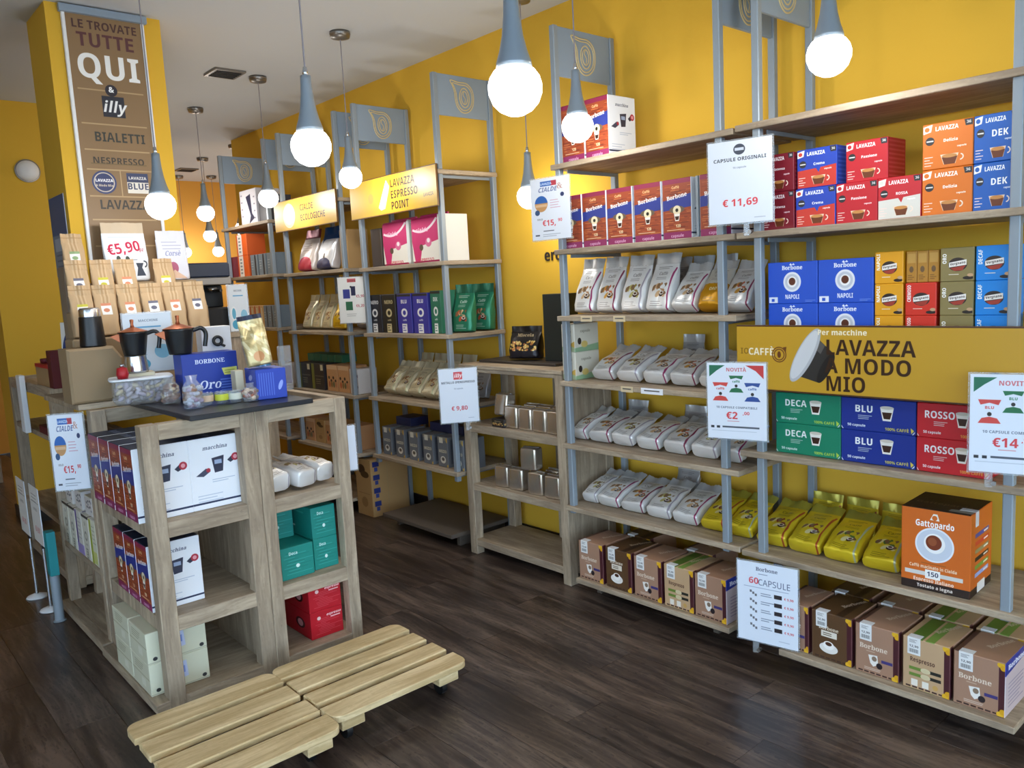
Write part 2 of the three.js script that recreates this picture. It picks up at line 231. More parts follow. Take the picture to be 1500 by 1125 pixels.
const kTop = (bg, st) => A.cell(96, 128, .75, (c, W) => { fill(c, bg); for (const [k, x, w] of st) fill(c, k, x, 0, w, 100); txt(c, 'Borbone', W * .62, 30, 13, '#d9c4ac', { f: 'serif', rot: -1.2 }); });
P.kPinkT = kTop('#a8826a', [['#5a3a30', 0, 8]]); P.kDarkT = kTop('#5d4127', [['#3c2818', 44, 14]]); P.kTanT = kTop('#c4a27c', [['#5c7a2e', 10, 22], ['#7a9a44', 36, 14]]);
P.kSide = A.cell(110, 150, .72, (c, W) => { fill(c, '#c7b4b6'); poly(c, '#23328c', [[0, 0], [W, 0], [W, 16], [0, 24]]); txt(c, 'Borbone', W / 2, 12, 13, '#fff', { f: 'serif' }); lines(c, '#8a7a90', 10, 42, W - 20, 7, 7, 1.8); });
P.kSide2 = A.cell(60, 80, .72, (c, W) => { fill(c, '#a8826a'); fill(c, '#4a1f26', 0, 0, 8, 100); lines(c, '#6d5040', 18, 30, W - 30, 5, 9, 2); });
P.label = A.cell(64, 110, .58, (c, W) => { fill(c, '#e6e6e4'); lines(c, '#777', 8, 12, W - 18, 3, 7, 2.5); txt(c, '12,90', W / 2, 50, 17, '#555'); for (let i = 0; i < 14; i++) fill(c, '#666', 8 + i * 3, 66, 1 + (i % 3) * .6, 22); });
// coffee bags
const bagArt = (bg, o) => A.cell(140, 200, .62, (c, W) => { const T = o.txt ?? '#8f8a86'; fill(c, bg); fill(c, o.top ?? '#c6c5c2', 0, 0, W, 19); for (let i = 0; i < 9; i++) fill(c, 'rgba(90,90,95,.16)', 0, 1 + i * 2, W, .7); lines(c, T, 13, 24, W - 28, 2, 3.2, .9); txt(c, o.name ?? 'Caffè', W / 2, 37, 8.5, T, { f: 'serif', max: W - 14 }); lines(c, T, 17, 44, W - 36, 2, 3, .8);
  for (let i = 0; i < 16; i++) ell(c, W * (.22 + .5 * hash(i, 3)), 58 + 16 * hash(i, 5), 4 + 3 * hash(i, 6), 2.4 + 2 * hash(i, 7), [o.blob ?? '#b98a5c', o.blob2 ?? '#d9b78c', '#8a6a4a', bg][i % 4], hash(i, 8) * 3); ell(c, W * .62, 74, 6, 4, '#3d2a20'); ell(c, W * .62, 71.5, 5.6, 3.4, '#f4f0ea'); ell(c, W * .62, 71.3, 3.6, 1.9, '#57351f');
  if (o.edge) { c.strokeStyle = o.edge; c.lineWidth = 3.4; c.beginPath(); c.moveTo(W - 4, 26); c.quadraticCurveTo(W - 13, 60, W - 6, 100); c.stroke(); } if (o.foot) { fill(c, o.foot, 0, o.footY ?? 70, W, 50); txt(c, 'ORO', W / 2, 68, 9, '#fff2c8'); } lines(c, T, 14, 86, W - 30, 3, 3.4, .9); });
P.bagA = bagArt('#ececea', { edge: '#a03a6a' }); P.bagB = bagArt('#e4e3e1', { edge: '#8a3a55', blob: '#c96a4a', blob2: '#d9a04a' }); P.bagC = bagArt('#efeeec', { blob: '#9a8a3a', blob2: '#c9c07a', edge: '#b0a8b4' }); P.bagGold = bagArt('#d6d2c6', { foot: '#cf9414', footY: 56 }); P.bagGrey = bagArt('#a9a7a6', { txt: '#6f6c6c', blob: '#8d8274', blob2: '#a99a86' });
P.bagY = bagArt('#dcc32c', { edge: '#b0502a', blob: '#8a3a2a', blob2: '#e9dca0', txt: '#8d7a1c', top: '#b5a83a' }); P.bagYG = bagArt('#e3c92a', { edge: '#b9bfa0', blob: '#5c7a3a', blob2: '#eee4a4', txt: '#8d7a1c', top: '#a8a040' });
P.bagCream = bagArt('#d9cfae', { edge: '#b9c09a', blob: '#b5804e', blob2: '#cdb88a', txt: '#9a8f70', top: '#c9c2a4' }); P.bagYel2 = bagArt('#d8b024', { blob: '#6a3a1c', blob2: '#e9cf6a', txt: '#7a5a14', top: '#c9a01c' });
P.bagGreen = bagArt('#2c7d5e', { blob: '#e0b48a', blob2: '#c25a3a', txt: '#d4e4da', top: '#246a50' }); P.bagRedW = A.cell(110, 160, .7, (c, W) => { fill(c, '#e6dcd6'); fill(c, '#7d3348', 0, 0, W, 22); ell(c, W * .5, 92, 30, 24, '#c23a55'); lines(c, '#b7a29c', 14, 34, W - 28, 4, 6, 1.6); }); P.bagBlueW = A.cell(110, 160, .7, (c, W) => { fill(c, '#e4e6ea'); fill(c, '#22508f', 0, 0, W, 30); poly(c, '#22508f', [[8, 30], [22, 30], [15, 42]]); ell(c, W * .5, 98, 30, 22, '#3a3f66'); ell(c, W * .5, 72, 5, 7, '#3a2c22'); });
P.pink = A.cell(150, 190, .75, (c, W) => { fill(c, '#e7e2d6'); poly(c, '#c82f6d', [[0, 0], [W, 0], [W, 52], [30, 62], [22, 100], [10, 100], [0, 30]]); c.strokeStyle = '#f1dfe4'; c.lineWidth = 5; c.beginPath(); c.moveTo(6, 26); c.quadraticCurveTo(40, 44, 70, 6); c.stroke(); txt(c, 'cialde', W * .4, 28, 12, '#f3cfe0', { it: 1 }); ell(c, W * .36, 66, 5, 7, '#5b4a3a'); ell(c, W * .62, 56, 8, 10, '#d76a94'); ell(c, W * .62, 52, 4, 5, '#f3e4e8'); txt(c, 'ESPRESSO', W * .5, 94, 9, '#c83a4d', { max: 44 }); });
P.blackBag = A.cell(110, 120, 1, (c) => { fill(c, '#191514'); for (let i = 0; i < 60; i++) ell(c, 8 + 84 * hash(i, 4), 48 + 30 * hash(i, 5), 4, 3, ['#b88a3a', '#d0a860', '#a8683a', '#e0c47a'][i % 4], i); txt(c, 'Miscela', 50, 28, 14, '#c9b48a', { f: 'serif' }); fill(c, '#1d1a22', 0, 78, 100, 30); });
const tall = (bg, name, k = '#e9e6e0') => A.cell(90, 160, .56, (c, W) => { fill(c, bg); fill(c, '#2a2724', 0, 0, W, 7); txt(c, name, W / 2, 20, 13, k, { max: W - 8 }); ell(c, W / 2, 48, 12, 11, k); ell(c, W / 2, 48, 6, 6, bg); fill(c, k, W * .3, 76, W * .34, 24); lines(c, bg, W * .34, 80, W * .24, 3, 6, 2); txt(c, 'caffè', W / 2, 66, 6, k); });
P.tBlack = tall('#242228', 'NERO'); P.tGold = tall('#26231d', 'NERO', '#c9b98a'); P.tBlue = tall('#3a358f', 'BLU'); P.tGreen = tall('#2c6f54', 'DEK');
P.grey = A.cell(80, 160, .5, (c, W) => { fill(c, '#6a6c70'); fill(c, '#8a8478', 0, 0, W, 12); fill(c, '#d8d2c0', 10, 3, 18, 18); txt(c, 'MEZZO', W / 2, 48, 13, '#d8cdae', { rot: 0, max: 38 }); ell(c, W / 2, 76, 13, 12, '#d9d4c6'); ell(c, W / 2, 74, 7, 6, '#5a5148'); ell(c, W, 10, 8, 9, '#c9a03a'); ell(c, W, 96, 8, 7, '#c9a03a'); });
P.greySide = A.cell(40, 60, .6, (c, W) => { fill(c, '#6a6c70'); fill(c, '#4a4d56', 8, 10, 14, 80); });
P.olive = A.cell(110, 140, .8, (c, W) => { fill(c, '#2f2d33'); fill(c, '#77793a', 0, 0, 18, 100); fill(c, '#d8cfae', W - 22, 4, 16, 22); fill(c, '#5c5a52', 22, 46, W - 26, 4); lines(c, '#8d8a70', 26, 60, 34, 3, 8, 2); });
P.terra = A.cell(110, 130, .9, (c, W) => { fill(c, '#c9976a'); for (let i = 0; i < 4; i++) { ell(c, 18 + i * 18, 48 + (i % 2) * 12, 7, 6, '#2d221c'); ell(c, 20 + i * 18, 74, 8, 12, ['#b8603a', '#8a6a3a', '#6a6a4a', '#c0805a'][i]); } fill(c, '#d9b48c', 0, 0, W, 16); });
P.spots = A.cell(90, 120, .8, (c, W) => { fill(c, '#d6d0cc'); for (let i = 0; i < 9; i++) ell(c, 8 + W * .85 * hash(i, 8), 14 + 75 * hash(i, 9), 7, 6, ['#5a5560', '#8a8490', '#3c3a42'][i % 3]); });
P.beige = A.cell(120, 130, .8, (c, W) => { fill(c, '#d9d3c2'); ell(c, W * .35, 66, 8, 11, '#2d2622'); poly(c, '#a3b08a', [[0, 82], [W, 72], [W, 100], [0, 100]]); poly(c, '#c9a24a', [[W * .5, 76], [W, 60], [W, 84]]); txt(c, 'capsule', W * .45, 26, 13, '#8f8670', { f: 'serif' }); lines(c, '#b5ac96', 18, 40, 44, 2, 6, 1.8); });
P.beigeSide = A.cell(120, 100, 1.2, (c, W) => { fill(c, '#d9d3c2'); ell(c, W * .2, 62, 9, 12, '#2d2622'); poly(c, '#8fb08a', [[0, 86], [W, 74], [W, 100], [0, 100]]); ell(c, W * .4, 74, 16, 12, '#d8c070'); txt(c, 'capsule', W * .45, 26, 13, '#8f8670', { f: 'serif' }); });
P.cream = A.cell(150, 120, 1.3, (c, W) => { fill(c, '#d4d2b8'); ell(c, 16, 84, 5, 6, '#2c2c2c'); ell(c, W - 12, 86, 5, 6, '#2c2c2c'); poly(c, '#c4cdec', [[W * .42, 22], [W * .62, 18], [W * .64, 70], [W * .44, 74]]); fill(c, '#7f93d6', W * .46, 34, W * .13, 22); fill(c, '#a9a890', 0, 94, W, 2); });
P.creamSide = A.cell(90, 120, .8, (c, W) => { fill(c, '#d4d2b8'); fill(c, '#aaa47c', 0, 48, W, 3); lines(c, '#8f8a64', 14, 14, 40, 4, 7, 2); fill(c, '#e2e0cc', W * .5, 58, 18, 26); });
P.thinA = tall('#d9d5c4', 'tè', '#8f8a78'); P.thinP = A.cell(80, 140, .6, (c, W) => { fill(c, '#d8d4c8'); fill(c, '#4b2a86', 6, 0, 12, 100); fill(c, '#9a86bd', 0, 76, W, 24); lines(c, '#a9a49a', 22, 16, 30, 6, 9, 2); }); P.thinL = A.cell(80, 140, .6, (c, W) => { fill(c, '#dcd9c2'); fill(c, '#a9b51c', 8, 0, 14, 100); fill(c, '#c9cc7a', 24, 70, 28, 26); lines(c, '#a9a68e', 26, 14, 28, 5, 9, 2); });
P.tealF = A.cell(160, 130, 1.2, (c, W) => { fill(c, '#17877c'); for (let i = 0; i < 14; i++) fill(c, i % 2 ? '#3fa79c' : '#0f766d', 8 + 20 * hash(i, 3), 18 + i * 5, W * (.3 + .5 * hash(i, 6)), 1.6); txt(c, '♥ Deca', W * .34, 20, 14, '#d4efea'); ell(c, W * .5, 62, 7, 6, '#d9f0ea'); });
P.redF = A.cell(160, 130, 1.2, (c, W) => { fill(c, '#c21626'); for (let i = 0; i < 10; i++) fill(c, '#dd5a64', 14 + 24 * hash(i, 3), 30 + i * 6, W * (.3 + .4 * hash(i, 6)), 1.4); ell(c, W * .26, 26, 7, 7, '#f2c9c4'); txt(c, 'espresso', W * .72, 20, 13, '#f6dcd8', { it: 1 }); fill(c, '#f0c8c4', W * .62, 30, W * .3, 4); });
P.redS = A.cell(90, 100, .8, (c, W) => { fill(c, '#c21626'); ell(c, W * .62, 52, 13, 20, '#3a1014'); ell(c, W * .62, 52, 8, 14, '#e2a0a4'); });
P.tealS = A.cell(60, 60, 1, (c) => { fill(c, '#17877c'); fill(c, '#3fa79c', 10, 20, 60, 5); fill(c, '#d4efea', 10, 70, 24, 6); });
P.blueBox = A.cell(300, 240, 1.22, (c, W) => { fill(c, '#17379c'); txt(c, 'BORBONE', W * .5, 18, 13, '#dfe6fa', { f: 'serif' }); poly(c, '#c6cc6a', [[W * .7, 36], [W * .98, 35], [W * .98, 52], [W * .74, 52]]); lines(c, '#7d8a2c', W * .75, 41, 26, 2, 5, 1.6); txt(c, 'Oro', W * .46, 70, 26, '#dbe4fb', { it: 1, f: 'serif' }); lines(c, '#5a7ad2', W * .66, 60, 34, 5, 6, 2.5); });
P.blueBox2 = A.cell(180, 140, 1.3, (c, W) => { fill(c, '#1d3fb0'); for (let i = 0; i < 7; i++) fill(c, '#4a68d0', 12 + i * 10, 12, 4, 76); ell(c, W * .8, 56, 8, 18, '#8fa4ee', .5); });
P.blueBox2S = A.cell(100, 120, .8, (c, W) => { fill(c, '#1d3fb0'); ell(c, W * .5, 30, 14, 9, '#9fa8dc', -.5); ell(c, W * .5, 74, 7, 12, '#b4bce8', .3); });
const kraftBag = (k) => A.cell(100, 170, .6, (c, W) => { fill(c, '#bfa07a'); for (let i = 0; i < 5; i++) fill(c, i % 2 ? '#ab8a62' : '#cbb08c', 20 + i * 5, 0, 2.5, 60); fill(c, '#a98860', 0, 8, W, 1.6); fill(c, '#f0ede8', 17, 40, 27, 20); fill(c, k, 17, 37, 27, 5); ell(c, 30, 51, 8, 4, k); });
P.kbA = kraftBag('#6a6878'); P.kbB = kraftBag('#c9c04a'); P.kbC = kraftBag('#d48a6a'); P.kbD = kraftBag('#8fa87a');
P.bag590 = A.cell(256, 300, .82, (c, W) => { fill(c, '#e9edf2'); fill(c, '#cbb79c', 0, 0, W, 18); txt(c, '€5,90', W * .46, 44, 25, '#c52a4a', { rot: -.12 }); txt(c, '/pz', W * .84, 47, 9, '#b04a5a'); lines(c, '#c4ccd6', 12, 24, W - 30, 1, 4, 1); fill(c, '#8d929c', 14, 64, W * .55, 1.4); ell(c, W * .3, 62, 4, 5, '#4a5048'); ell(c, W * .5, 63, 4, 5, '#4a5048'); poly(c, '#454b58', [[W * .68, 70], [W * .86, 70], [W * .82, 78], [W * .88, 92], [W * .68, 92], [W * .72, 78]]); c.strokeStyle = '#454b58'; c.lineWidth = 2.4; c.beginPath(); c.arc(W * .88, 72, 5, -1.8, 1.4); c.stroke(); });
P.bagPinkL = A.cell(150, 180, .76, (c, W) => { fill(c, '#dcdbe4'); lines(c, '#b4b4c6', 14, 22, W - 26, 3, 7, 1.8); txt(c, 'Corsè', W / 2, 46, 14, '#8a8fb4', { it: 1, f: 'serif' }); ell(c, W * .48, 76, 12, 12, '#b0627c'); poly(c, '#e0bda4', [[10, 96], [W * .5, 80], [W - 8, 98]]); });
P.goldBag = A.cell(110, 170, .65, (c, W) => { fill(c, '#c5b483'); for (let i = 0; i < 26; i++) ell(c, W * hash(i, 1), 100 * hash(i, 2), 14, 4, ['#d8cb9d', '#b4a271', '#e3d8b0'][i % 3], hash(i, 3)); fill(c, '#20263c', 0, 0, W, 9); ell(c, W * .5, 82, 14, 10, '#c08a5c'); });
P.orangeE = A.cell(90, 140, .62, (c, W) => { fill(c, '#e2632a'); fill(c, '#efe9e2', 8, 0, 26, 100); for (let i = 0; i < 5; i++) fill(c, '#8a8f96', 14, 14 + i * 16, 12, 8); }); P.greyE = A.cell(90, 120, .8, (c, W) => { fill(c, '#76838d'); fill(c, '#2c2f36', 46, 0, 16, 100); lines(c, '#aab4bc', 8, 30, 26, 4, 12, 3); });
P.stripE = A.cell(80, 110, .5, (c, W) => { fill(c, '#c9a06a'); fill(c, '#b5452e', 0, 0, 12, 100); fill(c, '#d9d2c4', 26, 10, 9, 80); }); P.machE = A.cell(150, 150, 1, (c) => { fill(c, '#d5d3da'); poly(c, '#2b2d48', [[38, 20], [66, 14], [70, 70], [84, 84], [48, 98], [60, 76]]); for (let i = 0; i < 8; i++) fill(c, '#8a8898', 6 + (i % 2) * 76, 12 + i * 10, 9, 4); });
P.carton = A.cell(160, 260, .6, (c, W) => { fill(c, '#bd9764'); ell(c, W * .4, 18, 14, 8, '#4a3624'); ell(c, W * .6, 27, 16, 6, '#5a4228'); fill(c, '#a47c4c', 8, 60, W - 16, 1.2); ell(c, W * .5, 76, 12, 9, '#a07a4a'); }); P.cartonS = A.cell(160, 260, .7, (c, W) => { fill(c, '#bd9764'); for (let i = 0; i < 4; i++) { fill(c, '#26347a', 4, 4 + i * 23, 12, 9); fill(c, '#3a4a92', 7, 14 + i * 23, 6, 7); } fill(c, '#b59768', 30, 0, 1.4, 100); });
const printTex = A.done();
M.print = std({ map: printTex, roughness: .45 });
M.foil = std({ map: printTex, roughness: .33, metalness: .35 });
M.paperBag = std({ map: printTex, roughness: .85 });
const cartonGeo = (w, h, d, o, c = .0022) => { const side = o.r ?? o.f, F = [side, o.l ?? side, o.t ?? side, o.u ?? o.t ?? side, o.f, o.b ?? o.f]; return cbox(w, h, d, c, (f, u, v) => { const r = F[f]; return [r[0] + (r[2] - r[0]) * u, r[1] + (r[3] - r[1]) * v]; }); };
// a filled pouch: flat foot, full belly, flat crimped head
function bagGeo(w, h, d, rect, s, full = 1) {
  const prof = [[.0, .8, .94], [.035, .95, .985], [.11, 1, 1], [.24, 1, 1], [.38, .9 * full, 1], [.52, .7 * full, 1], [.64, .46, 1], [.75, .2, .99], [.82, .06, .985]];
  const uvf = (x, y) => [rect[0] + (rect[2] - rect[0]) * Math.min(.99, Math.max(.01, x / w + .5)), rect[1] + (rect[3] - rect[1]) * Math.min(.99, Math.max(.01, y / h))];
  const body = loft(prof.map(([t, dd, ww], i) => [w / 2 * ww, d / 2 * dd, t * h, i < 7 ? 4.2 : 3, (hash(i, s) - .5) * .004, (hash(i, s + 9) - .5) * .004]), 28, uvf);
  const p = body.attributes.position; for (let i = 0; i < p.count; i++) { const x = p.getX(i), y = p.getY(i), z = p.getZ(i); if (y > .01 * h) { const n = vnoise(x * 45 + s, y * 38, 999, 999, s) - .5, m = vnoise(x * 110, y * 60 + s, 999, 999, s + 3) - .5, k = Math.min(1, Math.abs(z) / (d * .2)); p.setZ(i, z + Math.sign(z) * (n * .013 + m * .008) * k); } } body.computeVertexNormals();
  const seal = []; const n = 14, pos = [], uv = [], idx = [];
  for (let i = 0; i <= n; i++) for (const [yy, k] of [[.805, 0], [.9, 1], [1, 2]]) { const x = (i / n - .5) * w * .97, z = (i % 2 ? .0016 : -.0016) + .006 * Math.sin(i * .7 + s) * (k / 2); pos.push(x, yy * h, z + .001); uv.push(...uvf(x, yy * h)); }
  for (let i = 0; i < n; i++) for (let k = 0; k < 2; k++) { const a = i * 3 + k, b = a + 3; idx.push(a, b, a + 1, a + 1, b, b + 1); }
  const front = new THREE.BufferGeometry(); front.setAttribute('position', new THREE.Float32BufferAttribute(pos, 3)); front.setAttribute('uv', new THREE.Float32BufferAttribute(uv, 2)); front.setIndex(idx);
  const back = front.clone(); const bp = back.attributes.position; for (let i = 0; i < bp.count; i++) bp.setZ(i, bp.getZ(i) - .0022); const bi = [...idx]; for (let i = 0; i < bi.length; i += 3) [bi[i], bi[i + 1]] = [bi[i + 1], bi[i]]; back.setIndex(bi);
  front.computeVertexNormals(); back.computeVertexNormals();
  return [body, merge([front, back])];
}
const bagCache = {};
function bag(key, w, h, d, rect, mat, name, label, group, p, turn = OUT, tilt = 0, roll = 0, full = 1) {
  const v = Math.floor(rnd() * 3), g = bagCache[key + v] ??= bagGeo(w, h, d, rect, 10 + v * 7 + key.length, full);
  const lift = Math.abs(Math.sin(tilt)) * d / 2 + Math.abs(Math.sin(roll)) * w / 2;
  const t = thing(name, label, 'coffee bag', group, [p[0], p[1] + lift, p[2]], turn, tilt, roll);
  mesh(g[0], mat, 'pouch', t); mesh(g[1], mat, 'top_seal', t); return t;
}
const cartonCache = {};
function carton(key, w, h, d, faces, name, label, group, p, turn = OUT, cat = 'box', tilt = 0) { return single(cartonCache[key] ??= cartonGeo(w, h, d, faces), M.print, name, label, cat, group, p, turn, tilt); }
// ---------------------------------------------------------------- prints on signs and cards
const B = atlas(2048, 2048), S = {};
const brownWord = (c, s, x, y, size, max) => txt(c, s, x, y, size, '#38200f', { align: 'left', max });
const capsule = (c, x, y, s, rot) => { c.save(); c.translate(x, y); c.rotate(rot); poly(c, '#33312f', [[-s * .2, -s * .7], [s * .55, -s * .52], [s * .55, s * .52], [-s * .2, s * .7]]); ell(c, s * .55, 0, s * .16, s * .52, '#1f1e1e'); poly(c, '#5b5855', [[-s * .1, -s * .66], [s * .2, -s * .6], [s * .2, -s * .3], [-s * .1, -s * .36]]); ell(c, -s * .22, 0, s * .28, s * .95, '#b9bcc0'); ell(c, -s * .25, 0, s * .22, s * .86, '#d4d6d8'); c.restore(); };
S.modo = B.cell(1024, 250, 4.1, (c, W) => { fill(c, '#c79a2c'); txt(c, 'IO', 14, 40, 13, '#8d6a1c'); txt(c, 'CAFFÈ', 42, 40, 15, '#f4ead0'); c.strokeStyle = '#6a3c1c'; c.lineWidth = 1.6; for (const r of [11, 8]) { c.beginPath(); c.arc(72, 44, r, 0, 7); c.stroke(); } ell(c, 72, 44, 3, 5, '#6a3c1c'); poly(c, '#6a3c1c', [[78, 33], [84, 32], [83, 40]]); capsule(c, 122, 49, 47, .5); txt(c, 'Per macchine', 168, 10, 11, '#f4ead0', { align: 'center' }); brownWord(c, 'LAVAZZA', 143, 31, 30, 150); brownWord(c, 'A MODO', 143, 57, 30, 132); brownWord(c, 'MIO', 143, 83, 30, 60); ell(c, 362, 74, 17, 17, '#3b4350'); ell(c, 362, 74, 14, 14, '#e4e6ea'); fill(c, '#3b4350', 349, 70, 26, 8); fill(c, '#4a2c1c', 0, 0, W, 2.2); fill(c, '#4a2c1c', 0, 97.8, W, 3); });
S.point = B.cell(720, 180, 4.1, (c, W) => { fill(c, '#dcb02c'); ell(c, 108, 52, 13, 13, '#c8a23c'); c.save(); c.translate(170, 50); c.rotate(.35); poly(c, '#b9bac0', [[-14, 36], [4, -42], [24, -30], [18, 30], [0, 40]]); poly(c, '#e6e7ea', [[-14, 36], [4, -42], [10, -38], [-4, 36]]); c.restore(); brownWord(c, 'LAVAZZA', 205, 24, 27, 130); brownWord(c, 'ESPRESSO', 205, 52, 27, 140); brownWord(c, 'POINT', 205, 80, 27, 90); txt(c, 'LAVAZZA', 374, 68, 12, '#4a3a2a', { max: 42 }); fill(c, '#5a3a1c', 0, 0, W, 2.2); fill(c, '#7a521c', 0, 97.5, W, 3); });
S.cialde = B.cell(720, 180, 4.3, (c, W) => { fill(c, '#d9ad34'); ell(c, 110, 52, 44, 40, '#d8cfae'); ell(c, 108, 50, 36, 32, '#e6dfc8'); brownWord(c, 'CIALDE', 190, 34, 27, 110); brownWord(c, 'ECOLOGICHE', 190, 66, 27, 190); fill(c, '#5a3a1c', 0, 0, W, 2.2); fill(c, '#7a521c', 0, 97.5, W, 3); });
const card = (fn) => B.cell(250, 354, .707, (c, W) => { fill(c, '#e0e6f0'); fn(c, W); });
const B2 = atlas(416, 1280); S.banner = B2.cell(400, 1180, .2066, (c, W) => {
  fill(c, '#8c6f4c');
  c.save(); const k = 100 / 1.67; c.translate(0, -.04 * k);                                    // drawing units per metre of height
  const T = (s, m, size, col, o = {}) => txt(c, s, W / 2, m * k, size * k, col, o);
  T('LE TROVATE', .103, .056, '#4c2f2c', { max: W * .88 }); T('TUTTE', .17, .092, '#5b3335', { max: W * .88 }); T('QUI', .292, .16, '#f3f3f1', { max: W * .88 });
  const rule = (m) => fill(c, '#b79a70', 1.2, m * k, W - 2.4, .4); rule(.402); ell(c, W / 2, .402 * k, 1.7, 1.7, '#2c2730'); txt(c, '&', W / 2, .403 * k, 2.2, '#fff');
  fill(c, '#2b2b36', W * .36, .43 * k, W * .3, .1 * k); txt(c, 'illy', W * .51, .482 * k, .075 * k, '#f2f2f2', { it: 1 }); rule(.565); txt(c, 'BIALETTI', W * .55, .635 * k, .062 * k, '#3a3a34', { max: W * .7 }); rule(.69);
  txt(c, 'NESPRESSO', W * .5, .735 * k, .045 * k, '#423a30', { max: W * .86 }); fill(c, '#75603f', W * .12, .757 * k, W * .76, .3); rule(.785); fill(c, '#b79a70', W / 2 - .15, .785 * k, .3, .13 * k);
  ell(c, W * .27, .85 * k, 3.4, 3.4, '#3c4470'); ell(c, W * .27, .85 * k, 2.9, 2.9, '#cfc4b4'); ell(c, W * .27, .85 * k, 2.6, 2.6, '#39406a'); txt(c, 'LAVAZZA', W * .27, .84 * k, 1.2, '#fff'); txt(c, 'A Modo Mio', W * .27, .862 * k, .85, '#d8c9b0');
  fill(c, '#3b4262', W * .58, .80 * k, W * .3, .045 * k); txt(c, 'LAVAZZA', W * .73, .823 * k, 1.25, '#e8e4dc'); fill(c, '#e4ded2', W * .58, .845 * k, W * .3, .055 * k); txt(c, 'BLUE', W * .73, .873 * k, 2.6, '#3b4262'); rule(.915);
  txt(c, 'LAVAZZA', W * .52, .965 * k, .062 * k, '#3a352e', { max: W * .7 }); rule(1.03); rule(1.16); c.restore();
});
S.c1169 = card((c, W) => { ell(c, W / 2, 11, 6.5, 6.5, '#3d4450'); fill(c, '#cfd6e2', W / 2 - 5, 9, 10, 3.5); txt(c, 'CAPSULE ORIGINALI', W / 2, 22, 6, '#2d333c', { max: W - 12 }); txt(c, '16 capsule', W / 2, 32, 3, '#8d96a5'); txt(c, '€ 11,69', W / 2, 75, 12, '#d8343c', { max: 44 }); lines(c, '#a9b2c0', W - 20, 94, 14, 1, 3, .8); });
S.c980 = card((c, W) => { fill(c, '#d64a50', W / 2 - 8, 6, 16, 14); txt(c, 'illy', W / 2, 13, 9, '#fff', { it: 1, f: 'serif' }); txt(c, 'METALLO IPERESPRESSO', W / 2, 25, 5.4, '#2d333c', { max: W - 8 }); txt(c, '18 capsule', W / 2, 37, 3.4, '#98a2b2'); txt(c, '€ 9,80', W / 2, 74, 11, '#c9404a'); lines(c, '#a9b2c0', W - 20, 92, 14, 1, 3, .8); });
const novita = (price, top) => card((c, W) => { poly(c, '#1d6a4c', [[3, 3], [22, 3], [12, 10], [3, 18]]); poly(c, '#c93a38', [[W - 3, 3], [W - 24, 3], [W - 12, 10], [W - 3, 20]]); txt(c, 'NOVITÀ', W / 2, 9, 6.5, '#cf6a70'); const pod = (x, y, k, s) => { poly(c, k, [[x - 9 * s, y - 8 * s], [x + 9 * s, y - 8 * s], [x + 7 * s, y - 3 * s], [x, y - 5 * s], [x - 7 * s, y - 3 * s]]); txt(c, top, x, y - 0.5, 4 * s, k); ell(c, x, y + 6 * s, 1.8 * s, 2 * s, '#2a2420'); poly(c, k, [[x - 9 * s, y + 15 * s], [x - 6 * s, y + 10 * s], [x, y + 8.5 * s], [x + 6 * s, y + 10 * s], [x + 9 * s, y + 15 * s]]); }; pod(W / 2, 24, '#1e6b40', .95); pod(W * .23, 34, '#d0443c', 1.05); pod(W * .77, 34, '#2a4a92', 1.05); txt(c, '10 CAPSULE COMPATIBILI', W / 2, 58, 4, '#6a7486', { max: W - 16 }); txt(c, price[0], W * .42, 69, 13, '#d23a40'); txt(c, price[1], W * .66, 65, 6, '#d23a40'); lines(c, '#cf8a90', W * .34, 76, 22, 1, 3, .8); fill(c, '#23262c', 4, 83, 4, 3); fill(c, '#23262c', 11, 83, 4, 3); lines(c, '#4c535e', 18, 83, W - 26, 1, 3, 2.2); lines(c, '#c0c8d4', 5, 89, W - 14, 1, 3, .8); });
S.c200 = novita(['€2', ',00'], 'caffè'); S.c14 = novita(['€14', ',90'], 'BLU');
S.c60 = card((c, W) => { txt(c, 'Borbone', W / 2, 7, 6, '#454c64', { f: 'serif' }); lines(c, '#8d96ac', W * .36, 13, 18, 1, 3, .9); txt(c, '60', W * .28, 23, 11, '#d6545c'); txt(c, 'CAPSULE', W * .62, 24, 11, '#55607c', { w: 'normal', max: 38 }); fill(c, '#98a2ba', 8, 30.5, W - 18, .7); for (let i = 0; i < 5; i++) { const y = 38 + i * 10.5; for (let j = 0; j < 3; j++) fill(c, '#6a6a70', 15 + j * 3, y - 3 + j * 2, 2.4, 3); lines(c, '#8a93a4', 28, y - 1, 16, 2, 2.6, 1.1); fill(c, '#2a2226', W - 27, y - 2, 9, 5); txt(c, '€ 9,90', W - 10, y + 1, 4, '#cf5a62', { max: 13 }); } lines(c, '#b4bccb', W - 22, 93, 16, 1, 3, .8); });
